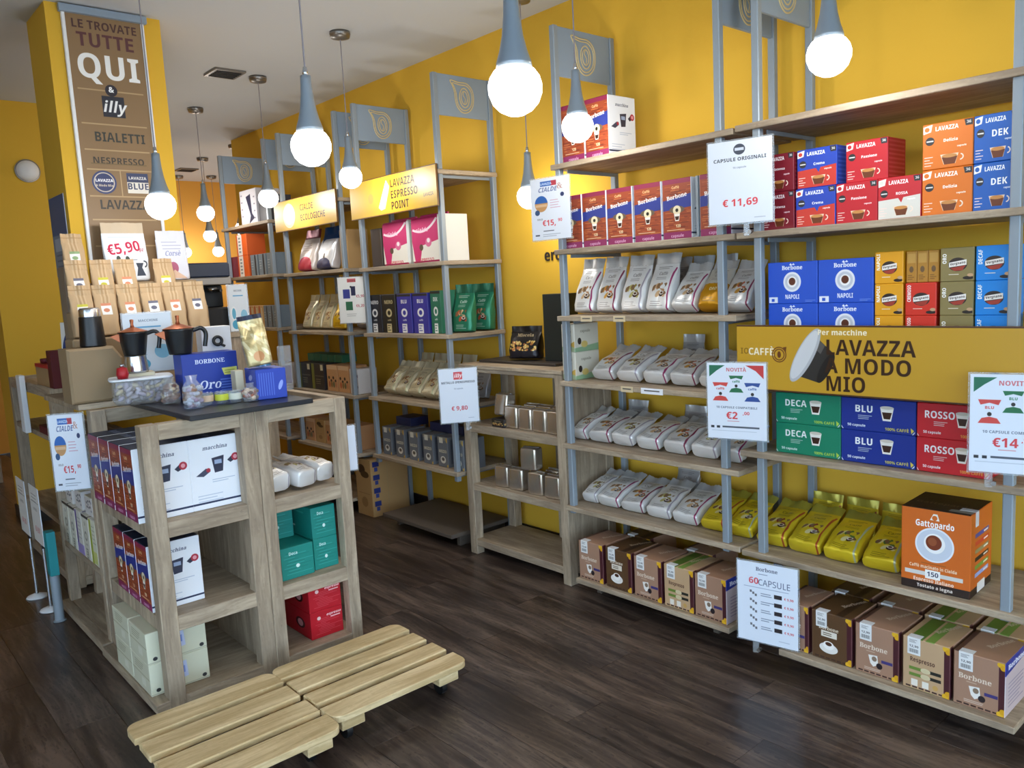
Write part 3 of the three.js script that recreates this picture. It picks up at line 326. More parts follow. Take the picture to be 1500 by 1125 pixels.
S.c1590 = card((c, W) => { fill(c, '#2d62b4', W * .26, 5, W * .3, 8); fill(c, '#b23a48', W * .54, 5, W * .14, 8); txt(c, 'LAVAZZA', W * .41, 9, 5, '#cfe0f6'); txt(c, 'CIALDE', W * .44, 19, 10, '#5b6c9c', { it: 1, max: 42 }); txt(c, '&', W * .76, 15, 13, '#c2968a', { f: 'serif' }); ell(c, W * .27, 41, 12, 13, '#c2905a'); c.save(); c.beginPath(); c.rect(0, 25, W, 15); c.clip(); ell(c, W * .27, 41, 12, 13, '#1f5fae'); c.restore(); fill(c, '#d9b48a', W * .12, 42, W * .3, 4); ell(c, W * .16, 55, 4.5, 4.5, '#2d4f7a'); ell(c, W * .82, 29, 3.4, 3.4, '#2a3560'); lines(c, '#cfa3b4', W * .5, 36, 20, 4, 4, 1.1); txt(c, 'SOLO', W * .22, 66, 4, '#777'); txt(c, '€15,', W * .46, 73, 13, '#d2434c'); txt(c, '90', W * .74, 69, 7, '#d2434c'); lines(c, '#5c6470', W * .3, 85, 26, 1, 3, 1.4); fill(c, '#4a505c', 6, 91, 8, 2.4); lines(c, '#9aa3b0', 20, 91, W - 30, 2, 3, .9); });
S.cFoil = card((c, W) => { fill(c, '#efeee8'); fill(c, '#c9686a', W * .34, 3, W * .3, 8); txt(c, 'OFFERTA', W / 2, 8, 4.5, '#7a2c30'); fill(c, '#3d4690', 12, 26, 17, 20); fill(c, '#2c3150', 32, 20, 11, 20); fill(c, '#2a2a2e', 30, 19, 4, 4); txt(c, '€5,90', W * .76, 42, 8, '#c0626a', { max: 22 }); fill(c, '#2f6a4c', 17, 53, 17, 19); txt(c, '€6,20', W * .74, 63, 8, '#c0626a', { max: 22 }); lines(c, '#a9a9a6', 18, 80, 32, 2, 4, 1); });
S.cStand = card((c, W) => { fill(c, '#e4e1da'); lines(c, '#8f8c86', 14, 14, 40, 3, 6, 1.4); fill(c, '#7d7a74', 6, 27, W - 12, .9); txt(c, 'OFFERTA', W / 2, 40, 7, '#8a8680'); txt(c, '€4,90', W / 2, 76, 14, '#d07a78'); });
S.cCup = card((c, W) => { fill(c, '#e3ebf2'); txt(c, 'MACCHINE', W * .52, 12, 5.5, '#7a8694', { max: 36 }); fill(c, '#5fa9d6', 18, 22, W - 34, 2.4); ell(c, W * .24, 62, 11, 16, '#eef4f8'); ell(c, W * .24, 62, 7, 12, '#64b2d2'); ell(c, W * .3, 86, 13, 10, '#4aa6c8'); ell(c, W * .76, 66, 12, 12, '#8cc4de'); });
S.poster = card((c, W) => { fill(c, '#7d8a9c'); fill(c, '#4d5f80', 0, 0, W, 48); fill(c, '#aab4c0', 8, 52, W - 16, 16); lines(c, '#5a6678', 10, 72, 44, 3, 7, 2); });
S.ovalSign = card((c, W) => { fill(c, '#e8e4dc'); ell(c, W * .5, 52, 34, 42, '#2c3c72'); ell(c, W * .56, 52, 24, 34, '#e6d9c8'); ell(c, W * .6, 50, 11, 20, '#c98a78'); ell(c, W * .55, 88, 8, 7, '#e8efe8'); });
M.sign = std({ map: B.done(), roughness: .5 }); M.signGloss = std({ map: M.sign.map, roughness: .36 });
const panelGeo = (w, h, d, rect, edge) => cartonGeo(w, h, d, { f: rect, r: edge, l: edge, t: edge, u: edge, b: edge }, .0008);
const edgeWhite = B.col('#dfe5ee'), edgeBrown = B.col('#6a4a24'), edgeKraft = B.col('#8c6f4c');
S.blank = B.col('#dfe6f2');
M.banner = std({ map: B2.done(), roughness: .5 });

// ---------------------------------------------------------------- room
const CEIL = 2.985, WX = 3.185;
const slab = (x0, x1, y0, y1, z0, z1) => shift(pbox(x1 - x0, y1 - y0, z1 - z0, 0), (x0 + x1) / 2, y0, (z0 + z1) / 2);
const uvMetres = (g) => { const p = g.attributes.position, n = g.attributes.normal, u = []; for (let i = 0; i < p.count; i++) Math.abs(n.getX(i)) > .7 ? u.push(p.getZ(i), p.getY(i)) : Math.abs(n.getY(i)) > .7 ? u.push(p.getX(i), p.getZ(i)) : u.push(p.getX(i), p.getY(i)); g.setAttribute('uv', new THREE.Float32BufferAttribute(u, 2)); return g; };
const wall = (name, label, mat, ...b) => struct(uvMetres(slab(...b)), mat, name, label);
const floor = struct(slab(-3.7, 7.2, -.12, -.012, -10.4, 2.9), M.baseboard, 'floor', 'dark brown oak plank floor');
{ // planks run along the aisle (z)
  const pw = .188, pl = 1.28, mats = ['#ffffff', '#ece8e4', '#f6f0ea', '#e4e0de', '#f0eae6'].map((k) => std({ map: darkTex, color: k, roughness: .32, bumpMap: darkTex, bumpScale: .0004 }));
  const geos = [...Array(7)].map((_, i) => { const ou = hash(i, 1) * 5, ov = hash(i, 2) * 5; return cbox(pw - .0008, .012, pl - .0008, .0006, (f, u, v, p) => [p[2] * .8 + ou, p[0] * .9 + ov]); });
  const used = (x, z) => { const a = Math.atan2(x, -z) * 180 / Math.PI; return x > -.4 && x < WX + .2 && z > -9.9 && z < .2 && ((a > 2 && a < 80) || Math.hypot(x, z) < .9); };
  const spare = []; let n = 0;
  for (let r = 0; r < 58; r++) { const x = -3.6 + pw * (r + .5), off = (r * .43 % 1) * pl; for (let k = 0; k < 11; k++) { const z = 2.6 + off - pl * (k + .5); if (z - pl / 2 < -10.3 || x > 7.1) continue;
    const g = geos[Math.floor(hash(r, k) * 7)], m = mats[Math.floor(hash(k, r, 3) * 5)];
    if (n < 298 && used(x, z)) { mesh(g, m, 'plank', floor, [x, -.012, z]); n++; } else spare.push(shift(g.clone(), x, -.012, z)); } }
  const rest = mesh(merge(spare), mats[0], 'planking', floor); rest.userData.kind = 'stuff';
}
wall('ceiling', 'flat off-white plaster ceiling', M.ceiling, -3.7, 7.2, CEIL, CEIL + .15, -10.4, 2.9);
wall('wall_right', 'long golden yellow wall behind the metal shelving', M.wallYellow, WX, WX + .2, 0, CEIL, -7.4, 2.8);
wall('wall_side', 'yellow wall closing the aisle side of the shop', M.wallYellow, -3.7, -3.5, 0, CEIL, -10.3, -2.2);
wall('wall_sill', 'sill wall under the side shop window', M.wallYellow, -3.7, -3.5, 0, .25, -2.2, 2.8);
wall('trim_9', 'header above the side shop window', M.ceiling, -3.7, -3.5, 2.6, CEIL, -2.2, 2.8);
for (let i = 0; i < 4; i++) { const z0 = -2.2 + i * 1.25; struct(slab(-3.605, -3.595, .25, 2.6, z0 + .03, z0 + 1.22), M.clear, 'window_' + (i + 6), 'clear pane of the side shop window'); if (i) wall('trim_' + (i + 9), 'grey upright of the side shop window', M.grey, -3.66, -3.54, .25, 2.6, z0 - .03, z0 + .03); }
wall('wall_rear', 'orange rear wall of the back room', M.wallOrange, -3.5, 7.2, 0, CEIL, -10.3, -10.1);
wall('wall_return', 'yellow return wall of the back room', M.wallYellow, WX + .2, 7.0, 0, CEIL, -7.4, -7.2);
wall('wall_end', 'yellow end wall of the back room', M.wallYellow, 7.0, 7.2, 0, CEIL, -10.1, -7.2);
wall('wall_partition', 'golden yellow partition wall behind the column', M.wallYellow, 1.06, 2.2, 0, CEIL, -6.95, -6.6);
wall('baseboard_partition', 'dark skirting of the partition wall', M.baseboard, 1.045, 2.2, 0, .09, -6.96, -6.585);
wall('baseboard_right', 'dark skirting of the long yellow wall', M.baseboard, WX - .014, WX, 0, .075, -7.4, 2.6);
wall('column', 'square golden yellow column carrying the brown brand banner', M.wallYellow, 1.045, 1.575, 0, CEIL, -4.78, -4.405);
// shop front behind the camera: sill, header, mullions, panes
wall('wall_front', 'sill wall under the shop window', M.wallYellow, -3.5, WX, 0, .25, 2.6, 2.8);
wall('trim_1', 'header above the shop window', M.ceiling, -3.5, WX, 2.75, CEIL, 2.6, 2.8);
for (let i = 0; i < 6; i++) { const x0 = -3.5 + i * 1.337; wall('trim_' + (i + 2), 'grey upright of the shop window', M.grey, x0 - .03, x0 + .03, .25, 2.75, 2.64, 2.76); }
for (let i = 0; i < 5; i++) { const x0 = -3.5 + i * 1.337; struct(slab(x0 + .03, x0 + 1.307, .25, 2.75, 2.695, 2.705), M.clear, 'window_' + (i + 1), 'clear pane of the shop window'); }
struct(merge([slab(-30, 30, -.25, -.125, 2.9, 40), slab(-30, -3.7, -.25, -.125, -12, 2.9)]), std({ color: '#9a968f', roughness: .9 }), 'pavement', 'pale paving outside the shop window');
{ // ceiling vents
  for (const [x, z, l] of [[2.24, -5.2, 'small square ceiling vent ahead of the column'], [3.42, -9.2, 'flat ceiling vent in the back room']]) { const v = thing('ceiling_vent', l, 'vent', null, [x, CEIL - .014, z]); mesh(pbox(.2, .014, .2), M.nickel, 'frame', v); for (let i = 0; i < 5; i++) mesh(pbox(.16, .006, .014), M.blackMatte, 'louver', v, [0, -.005, -.064 + i * .032]); }
  const d = thing('wall_light', 'round white dome fixture on the yellow partition wall', 'wall light', null, [1.334, 2.51, -6.6]); mesh(lathe([[0, .055], [.03, .052], [.055, .04], [.07, .02], [.074, 0], [0, 0]]).rotateX(HALF), M.white, 'dome', d); mesh(lathe([[0, .012], [.08, .012], [.08, 0], [0, 0]]).rotateX(HALF), M.nickel, 'base', d);
}
// ---------------------------------------------------------------- pendant lamps
const lampGeo = {
  bulb: lathe([[.0, -.066], [.02, -.064], [.04, -.054], [.056, -.037], [.065, -.014], [.066, .006], [.061, .024], [.05, .04], [.036, .05]]),
  cone: lathe([[.034, .044], [.044, .046], [.043, .058], [.034, .085], [.026, .12], [.0205, .165], [.018, .205], [.0175, .222], [0, .224]]),
  cap: lathe([[.0, .252], [.006, .25], [.009, .235], [.009, .222], [0, .222]], 14),
  canopy: lathe([[0, 0], [.056, 0], [.058, -.012], [.052, -.032], [.02, -.04], [.0, -.04]], 24),
};
function lamp(x, y, z, label, group, s = 1) {
  const t = thing('pendant_lamp', label, 'lamp', group, [x, y, z]);
  mesh(lampGeo.bulb, M.bulb, 'bulb', t).scale.setScalar(s); mesh(lampGeo.cone, M.lampGrey, 'lamp_holder', t).scale.setScalar(s); mesh(lampGeo.cap, M.chrome, 'collar', t).scale.setScalar(s);
  const top = CEIL - y; mesh(shift(new THREE.CylinderGeometry(.0028, .0028, top - .25 * s - .03, 8), 0, (top - .03 + .25 * s) / 2, 0), M.cord, 'cord', t); mesh(lampGeo.canopy, M.nickel, 'canopy', t, [0, top, 0]);
  const l = new THREE.PointLight(LAMP_COLOR, LAMP, 0, 2); l.name = 'bulb_light'; l.position.y = -.005; l.castShadow = true; l.shadow.radius = 3; t.add(l); return t;
}
const GW = 'pendant lamps along the long yellow wall', GA = 'pendant lamps over the aisle and the island';
lamp(2.45, 2.19, -1.25, 'grey pendant lamp with round bulb before the stacked red and orange boxes', GW);
lamp(2.5, 2.175, -2.36, 'grey pendant lamp with round bulb before the two tall maroon boxes', GW);
lamp(2.45, 2.195, -4.1, 'grey pendant lamp with round bulb between the two yellow header signs', GW);
lamp(2.462, 2.2, -5.2, 'grey pendant lamp with round bulb beside the round-capsule header sign', GW);
lamp(2.44, 2.204, -6.26, 'grey pendant lamp with round bulb at the end of the shelving', GW);
lamp(2.92, 1.99, -3.12, 'low grey pendant lamp with round bulb over the wooden corner unit', GW);
lamp(1.36, 2.015, -1.485, 'large grey pendant lamp hanging free in the middle of the aisle', GA);
lamp(1.33, 2.03, -2.46, 'grey pendant lamp with round bulb above the front end of the island', GA);
lamp(1.262, 1.973, -3.745, 'grey pendant lamp with round bulb before the brown brand banner', GA);
lamp(3.3, 2.195, -8.41, 'small grey pendant lamp hanging in the back room', 'pendant lamps of the back room'); lamp(3.85, 2.104, -9.6, 'small grey pendant lamp nearest the orange rear wall', 'pendant lamps of the back room');
lamp(3.3, 2.2, -7.6, 'small grey pendant lamp at the mouth of the back room', 'pendant lamps of the back room'); lamp(4.6, 2.1, -8.6, 'small grey pendant lamp deep in the back room', 'pendant lamps of the back room');
lamp(3.5, 2.104, -9.7, 'small grey pendant lamp beside the column edge, before the orange rear wall', 'pendant lamps of the back room');

// ---------------------------------------------------------------- shelving
const XF = 2.75, XR = 3.14, PW = .03;
const post = (y0, y1) => cbox(PW, y1 - y0, PW, .003, plainUV);
const emblemGeo = (() => { const o = [[-.088, .078], [-.03, .072], [.03, .07], [.066, .04], [.074, -.005], [.062, -.055], [.03, -.084], [-.008, -.09], [-.042, -.066], [-.056, -.03], [-.06, .015], [-.072, .05]];
  const ring = (k, r) => tube(o.map(([x, y]) => [x * k + (1 - k) * .008, y * k - (1 - k) * .004, 0]), r, 60, 5, true); const el = (a, b, r) => tube([...Array(12)].map((_, i) => [.008 + a * Math.cos(i * Math.PI / 6), -.008 + b * Math.sin(i * Math.PI / 6), 0]), r, 30, 5, true);
  return merge([ring(1, .0038), ring(.84, .0034), el(.034, .052, .0034), el(.022, .036, .003), tube([[.008, .028, 0], [.0, .008, 0], [.014, -.014, 0], [.008, -.042, 0]], .0024, 14, 5)]).scale(1, 1, .7); })();
function bay(label, zL, zR, front, boards, opt = {}) {
  const zm = (zL + zR) / 2, t = thing('shelving_bay', label, 'shelving', 'metal shelving bays along the yellow wall', [2.95, 0, zm]);
  for (const z of [zL, zR]) {
    mesh(post(front, 2.71), M.grey, 'front_post', t, [XF - 2.95, front, z - zm]); mesh(post(0, 2.71), M.grey, 'rear_post', t, [XR - 2.95, 0, z - zm]);
    const p = mesh(pbox(XR - XF - PW, .222, .014, .002), M.greyPanel, 'header_panel', t, [(XF + XR) / 2 - 2.95, 2.487, z - zm]); mesh(emblemGeo, M.gold, 'emblem', p, [0, .115, .0085]);
  }
  for (const [y, x0 = 2.72, a = zL - .03, b = zR + .03, m = M.oak] of boards) { const s = mesh(wbox(3.15 - x0, .024, b - a, 'z'), m, 'shelf_board', t, [(x0 + 3.15) / 2 - 2.95, y - .024, (a + b) / 2 - zm]);
    if (y > .3) for (const z of [zL, zR]) { const br = mesh(pbox(.34, .016, .006, .001), M.grey, 'bracket', s, [.02, -.017, (zL + zR) / 2 - (a + b) / 2 + (z - zm) * (1 - .04)]); } }
  for (const z of opt.feet ?? [zL + .1, zR - .1]) mesh(pbox(.36, .06, .03), M.darkBoard, 'foot', t, [.03, 0, z - zm]);
  return t;
}
const SA = [2.085, 1.692, 1.378, 1.064, .757, .444], SB = [2.09, 1.692, 1.262, .846, .438];
bay('shelving bay stocked with silver coffee bags under a row of maroon boxes', -2.725, -1.845, .405, [...SA.map((y) => [y, 2.72, -2.755, -1.768]), [.112, 2.665, -2.65, -1.79]]);
bay('shelving bay with the long yellow sign and stacked colourful capsule boxes', -1.68, -.82, .405, [...SB.map((y) => [y, 2.72, -1.76, -.74]), [.105, 2.65, -1.56, -.76]]);
bay('shelving bay with pink packs, green bags and a bare bottom board', -4.51, -3.66, .42, [[2.19], [1.69], [1.275], [.862], [.478], [.105, 2.69, -4.42, -3.68, M.darkBoard]]);
bay('shelving bay with cream bags and olive boxes next to a big carton', -5.575, -4.755, .42, [[2.16], [1.70], [1.28], [.85], [.45], [.105, 2.72, -5.6, -4.9]], { feet: [-5.475] });
bay('farthest shelving bay with orange boxes and thin packets', -6.65, -5.82, .42, [[2.115], [1.71], [1.3], [.85], [.45], [.105]]);

// ---------------------------------------------------------------- header signs
function headerSign(label, rect, w, h, p) { const t = thing('header_sign', label, 'sign', null, p, OUT); mesh(panelGeo(w, h, .012, rect, edgeBrown), M.signGloss, 'sign_board', t); for (const s of [-1, 1]) mesh(pbox(.03, .05, .005), M.grey, 'clamp', t, [s * w * .42, h * .4, -.009]); return t; }
headerSign('long golden sign with a coffee capsule and brown words across three lines', S.modo, 1.02, .247, [2.702, 1.095, -1.24]);
headerSign('shiny yellow sign with a grey pod and three lines of brown words above pink packs', S.point, .92, .228, [2.706, 1.99, -4.085]);
headerSign('shiny yellow sign with a round white pod above two white bags', S.cialde, .9, .215, [2.706, 2.0, -5.18]);

// ---------------------------------------------------------------- price cards
function priceCard(label, rect, p, turn, o = {}) {
  const w = o.w ?? .21, h = o.h ?? .297, t = thing('price_card', label, 'price card', null, [p[0], p[1] - h / 2, p[2]], turn);
  mesh(panelGeo(w, h, .0025, rect, edgeWhite), M.sign, 'card', t, [0, 0, 0]); mesh(pbox(w + .012, h + .012, .0012, .0004), M.clearThick, 'clear_sleeve', t, [0, -.006, -.0026]);
  if (o.clip !== false) { mesh(pbox(.022, .05, .014, .003), M.clearThick, 'clip', t, [o.cx ?? 0, -.05, -.008]); const k = mesh(new THREE.CylinderGeometry(.007, .007, .02, 10).rotateX(HALF), M.nickel, 'clip_screw', t, [(o.cx ?? 0) + .014, -.035, -.008]); }
  return t;
}
const R = (d) => d * Math.PI / 180;
priceCard('white price card reading 11,69 fixed between two metal posts', S.c1169, [2.66, 1.875, -1.702], R(-76), { w: .24, h: .3, cx: .02 });
priceCard('white price card reading 9,80 with a red square logo before the corner unit', S.c980, [2.655, .95, -3.48], R(-32), { w: .21, cx: .04 });
priceCard('price card with a blue and brown oval reading 15,90 on a metal post', S.c1590, [2.705, 1.885, -2.75], R(-84), { w: .235, h: .285, clip: false });
priceCard('novelty price card with red, green and blue pods reading 2,00', S.c200, [2.664, 1.05, -1.735], R(-76), { w: .232, h: .297, clip: false });
priceCard('novelty price card with blue and red pods reading 14,90', S.c14, [2.664, 1.052, -.79], R(-76), { w: .225, h: .3, cx: -.06 });
priceCard('white list card headed 60 capsule hanging before kraft boxes', S.c60, [2.64, .275, -1.6], R(-80), { w: .235, h: .318, cx: -.05 });
priceCard('white offer card with blue and green packs between the far bays', S.cFoil, [2.715, 1.49, -4.63], R(-66), { w: .225, h: .297, clip: false });
priceCard('price card with a blue and brown oval reading 15,90 beside the island', S.c1590, [.8, .925, -3.83], R(-31), { w: .138, h: .33, clip: false });
priceCard('blank back of a white card beside the island', S.blank, [1.768, .85, -3.165], R(-14), { w: .082, h: .203, clip: false });
// ---------------------------------------------------------------- wooden units
// frame furniture with corner posts; all numbers in world metres
function woodUnit(name, label, x0, x1, z0, z1, h, shelves, o = {}) {
  const cx = (x0 + x1) / 2, cz = (z0 + z1) / 2, t = thing(name, label, 'shelf unit', o.group, [cx, 0, cz]), pw = o.pw ?? .062, rail = o.rail ?? .06;
  const add = (part, a, b, y0, y1, c, d, grain, m = M.oak) => mesh(wbox(b - a, y1 - y0, d - c, grain), m, part, t, [(a + b) / 2 - cx, y0, (c + d) / 2 - cz]);
  for (const [a, b] of [[x0, x0 + pw], [x1 - pw, x1]]) for (const [c, d] of [[z0, z0 + pw], [z1 - pw, z1]]) add('upright', a, b, 0, h, c, d, 'y');
  for (const [c, d] of [[z0, z0 + pw * .8], [z1 - pw * .8, z1]]) add('top_rail', x0 + pw, x1 - pw, h - rail, h, c + .001, d - .001, 'x');
  if (o.sideRails !== false) for (const [a, b] of [[x0, x0 + pw * .8], [x1 - pw * .8, x1]]) if (!(o.openLeft && a === x0)) add('side_rail', a + .001, b - .001, h - rail, h, z0 + pw, z1 - pw, 'z');
  for (const [y, th = .06] of shelves) add('shelf_board', x0 + .004, x1 - .004, y - th, y, z0 + .004, z1 - .004, o.grain ?? 'x');
  for (const [part, ...r] of o.extra ?? []) add(part, ...r);
  return t;
}
const GI = 'wooden units of the sales island';
woodUnit('island_unit', 'oak island unit stocked with maroon and white machine boxes', .872, 1.3045, -3.78, -3.05, 1.102, [[.73], [.365], [.05, .04]], { group: GI, openLeft: true, extra: [['base_ledge', .822, .875, .012, .05, -3.78, -3.05, 'z'], ['side_panel', 1.266, 1.28, .05, 1.04, -3.72, -3.115, 'y', M.oak], ['back_panel', .95, 1.26, .05, .68, -3.735, -3.72, 'y', M.oak]] });
woodUnit('island_unit', 'oak island unit holding teal and red boxes under silver bags', 1.3055, 1.712, -3.78, -3.05, 1.102, [[.725], [.355], [.05, .04]], { group: GI, pw: .054 });
woodUnit('island_unit', 'low oak rack holding thin tea boxes before the column', .868, 1.04, -4.56, -3.80, .99, [[.37, .03], [.05, .04]], { group: GI, pw: .05, grain: 'z', extra: [['base_ledge', .83, .871, .012, .05, -4.56, -3.8, 'z'], ['back_panel', 1.022, 1.036, .05, .94, -4.51, -3.85, 'y', M.oak], ['side_panel', .88, 1.03, .42, .93, -4.549, -4.535, 'y', M.oak]] });
single(shift(wbox(.72, .025, .64, 'x'), 0, 0, 0), M.oak, 'rack_shelf', 'oak board under the kraft bag display, resting behind the island', 'board', null, [1.2, 1.104, -4.085]);
{ const b = single(wbox(.5, .02, .73, 'z'), M.blackBoard, 'counter_top', 'black board lying across the top of the island', 'board', null, [1.283, 1.103, -3.355]); }
woodUnit('corner_unit', 'oak corner unit between the metal bays with silver brick packs', 2.772, 3.13, -3.605, -2.79, 1.085, [[.765, .045], [.42, .04], [.09, .04]], { grain: 'z', pw: .056, rail: .02, extra: [['top_board', 2.762, 3.135, 1.086, 1.108, -3.61, -2.785, 'z'], ['side_panel', 2.83, 3.08, .05, 1.06, -2.812, -2.797, 'y', M.oak], ['back_panel', 3.1, 3.115, .09, 1.06, -3.2, -2.86, 'y', M.oak]] });
single(wbox(.25, .014, .62, 'z'), std({ color: '#3a322c', roughness: .5 }), 'display_board', 'dark display board lying on the oak corner unit', 'board', null, [3.0, 1.109, -3.25]);
// pallets
function pallet(label, x0, x1, z0, z1) {
  const cx = (x0 + x1) / 2, cz = (z0 + z1) / 2, w = x1 - x0, t = thing('display_pallet', label, 'pallet', 'slatted display pallets', [cx, 0, cz]), gap = .038, sw = (z1 - z0 - gap * 3) / 4, y = .108, th = .024, r = .045;
  for (let i = 0; i < 4; i++) { const a = z0 + i * (sw + gap) - cz; let g;
    if (i === 0 || i === 3) { const s = new THREE.Shape(), X = w / 2, Z = sw; // rounded outer corners
      s.moveTo(-X, 0); s.lineTo(X, 0); s.lineTo(X, Z - r); s.quadraticCurveTo(X, Z, X - r, Z); s.lineTo(-X + r, Z); s.quadraticCurveTo(-X, Z, -X, Z - r); s.closePath();
      g = new THREE.ExtrudeGeometry(s, { depth: th - .006, bevelEnabled: true, bevelSize: .003, bevelThickness: .003, bevelSegments: 2, curveSegments: 8 }); g.translate(0, 0, .003);
      g.rotateX(i ? HALF : -HALF); if (i) g.translate(0, th, 0); else g.translate(0, 0, sw);
      const p = g.attributes.position, u = []; const o = hash(i, Math.round(x0 * 100)) * 4; for (let k = 0; k < p.count; k++) u.push(p.getX(k) + o, p.getZ(k) + p.getY(k) + o * .7); g.setAttribute('uv', new THREE.Float32BufferAttribute(u, 2));
      mesh(g, M.pallet, 'slat', t, [0, y, a]);
    } else mesh(wbox(w, th, sw, 'x', .004), M.pallet, 'slat', t, [0, y, a + sw / 2]); }
  for (const x of [-w * .36, w * .36]) mesh(wbox(.09, .045, z1 - z0 - .04, 'z'), M.pallet, 'bearer', t, [x, y - .046, 0]);
  for (const x of [-w * .36, w * .36]) for (const z of [-.17, .17]) { const c = mesh(new THREE.CylinderGeometry(.03, .03, .022, 16).rotateZ(HALF), M.black, 'caster', t, [x, .0305, z]); }
  return t;
}
pallet('slatted wooden pallet before the white machine boxes', .655, 1.172, -2.825, -2.275);
pallet('slatted wooden pallet before the stacked red boxes', 1.178, 1.748, -2.835, -2.335);
// cabinet behind the column, sign stands
woodUnit('oak_cabinet', 'oak cabinet beside the column with red and kraft boxes on top', .95, 1.5, -5.95, -4.82, 1.12, [[1.1, .02], [.84, .03], [.36, .03], [.06, .05]], { grain: 'z', extra: [['front_panel', .955, 1.5, .06, 1.08, -4.835, -4.822, 'y', M.oak], ['back_panel', 1.3, 1.315, .06, 1.08, -5.88, -4.9, 'y', M.oak]] });
single(pbox(.03, .34, .1, .003), M.white, 'white_board', 'white board standing at the side of the oak cabinet', 'board', null, [.93, .82, -5.45]);
{ const bx = thing('gift_box', 'kraft box with a red lid edge on the oak cabinet', 'box', null, [1.06, 1.121, -5.0]); mesh(pbox(.2, .1, .3), M.kraft, 'body', bx); mesh(pbox(.205, .02, .305), M.red, 'lid', bx, [0, .1, 0]);
  const pn = thing('portafilter', 'dark wooden handle lying across the kraft box', 'tool', null, [1.0, 1.255, -5.02], R(100)); mesh(lathe([[0, 0], [.012, .003], [.015, .04], [.011, .1], [.014, .16], [0, .165]], 14).rotateZ(HALF), M.maroon, 'handle', pn); mesh(lathe([[0, 0], [.03, 0], [.032, .02], [.03, .025], [0, .025]], 18), M.maroon, 'head', pn, [.02, -.012, 0]);
  single(pbox(.09, .2, .09), M.maroon, 'tall_tin', 'tall dark red tin on the oak cabinet beside the column', 'tin', null, [1.0, 1.121, -4.78]); single(pbox(.1, .045, .2), M.maroon, 'flat_tin', 'flat dark red tin on the shelf of the oak cabinet', 'tin', null, [1.0, .842, -5.1]); }
for (const [x, z, l] of [[.78, -4.87, 'slim floor stand with a price card, beside the oak cabinet'], [.79, -4.6, 'slim floor stand with a price card, beside the thin tea boxes']]) { const t = thing('sign_stand', l, 'sign stand', 'floor stands with price cards', [x, 0, z]); mesh(lathe([[0, .022], [.02, .02], [.05, .008], [.055, 0], [0, 0]]), M.white, 'base', t); mesh(new THREE.CylinderGeometry(.009, .009, .42, 12).translate(0, .23, 0), M.chrome, 'pole', t); mesh(panelGeo(.21, .297, .004, S.cStand, edgeWhite), M.sign, 'card', t, [-.012, .36, 0], [0, OUT, 0]); mesh(pbox(.014, .06, .03), M.black, 'clamp', t, [.0, .33, 0]); }
{ const t = thing('teal_totem', 'teal box on a grey post beside the thin tea boxes', 'display', null, [.787, 0, -4.4]); mesh(pbox(.04, .22, .06), M.teal, 'box', t, [0, .24, 0]); mesh(new THREE.CylinderGeometry(.022, .022, .235, 14).translate(0, .12, 0), M.grey, 'post', t); mesh(lathe([[0, .015], [.028, .006], [.03, 0], [0, 0]]), M.grey, 'foot', t); }
// banner on the column, poster on its side
{ const t = thing('brand_banner', 'tall brown banner listing coffee brands in a white frame on the column', 'banner', null, [1.298, 1.29, -4.392]); mesh(panelGeo(.345, 1.67, .01, S.banner, B2.col('#8c6f4c')), M.banner, 'panel', t); for (const s of [-1, 1]) mesh(cbox(.016, 1.69, .02, .003, plainUV), M.white, 'side_rail', t, [s * .181, -.01, 0]); mesh(pbox(.4, .035, .03), M.greyPanel, 'top_rail', t, [0, 1.652, .012]); }
single(panelGeo(.3, .4, .004, S.poster, edgeWhite), M.sign, 'wall_poster', 'blue grey poster on the side face of the column', 'poster', null, [1.041, 1.7, -4.6], OUT);
single(panelGeo(.15, .34, .006, S.ovalSign, edgeWhite), M.sign, 'oval_sign', 'white sign with a dark blue oval leaning by the bag display', 'sign', null, [.985, 1.13, -4.41], R(-64), R(-3));
// kraft bag display
{ const t = thing('bag_display', 'brown stepped display stand filled with kraft paper bags', 'display', null, [1.2, 1.13, -4.1]); const br = std({ color: '#9a8262', roughness: .7 });
  mesh(pbox(.66, .27, .14, .006), br, 'step', t, [.015, 0, .11]); mesh(pbox(.62, .39, .12, .006), br, 'step', t, [.04, 0, -.02]); mesh(pbox(.58, .52, .12, .006), br, 'step', t, [.06, 0, -.14]);
  mesh(pbox(.012, .6, .12, .003), std({ color: '#8d7a66', roughness: .7 }), 'side_panel', t, [-.252, 0, -.14]);
  mesh(extrude([[-.1, 0], [.08, 0], [.1, .05], [.1, .17], [.07, .215], [-.1, .215]].map(([x, y]) => [x, y]), .14, .01).translate(0, 0, -.08), br, 'pedestal', t, [-.268, .012, .265]); }
const GK = 'kraft coffee bags on the stepped display'; const KB = [P.kbA, P.kbB, P.kbC, P.kbD];
const kb = (i, x, y, z, l, w = .095, h = .235) => bag('kraft' + i + w, w, h, .055, KB[i], M.paperBag, 'kraft_bag', l, GK, [x, y, z], rr(-.06, .03), R(-8));
[[1, .955], [2, 1.057], [2, 1.159], [0, 1.262], [2, 1.365], [0, 1.468]].forEach(([i, x], k) => kb(i, x, 1.401, -3.985 + rr(-.008, .008), `${ORD[5 - k]} kraft paper bag from the espresso machine on the lowest step`));
[[0, .985], [1, 1.09], [2, 1.195], [1, 1.375]].forEach(([i, x], k) => kb(i, x, 1.521, -4.112, `${ORD[3 - k]} kraft paper bag from the espresso machine on the middle step`));
kb(3, 1.01, 1.651, -4.235, 'kraft paper bag standing alone on the top step');
bag('b590', .2, .29, .06, P.bag590, M.paperBag, 'promo_bag', 'white bag printed with a red price and a coffee pot before the banner', null, [1.245, 1.651, -4.26], R(-2), R(-5));
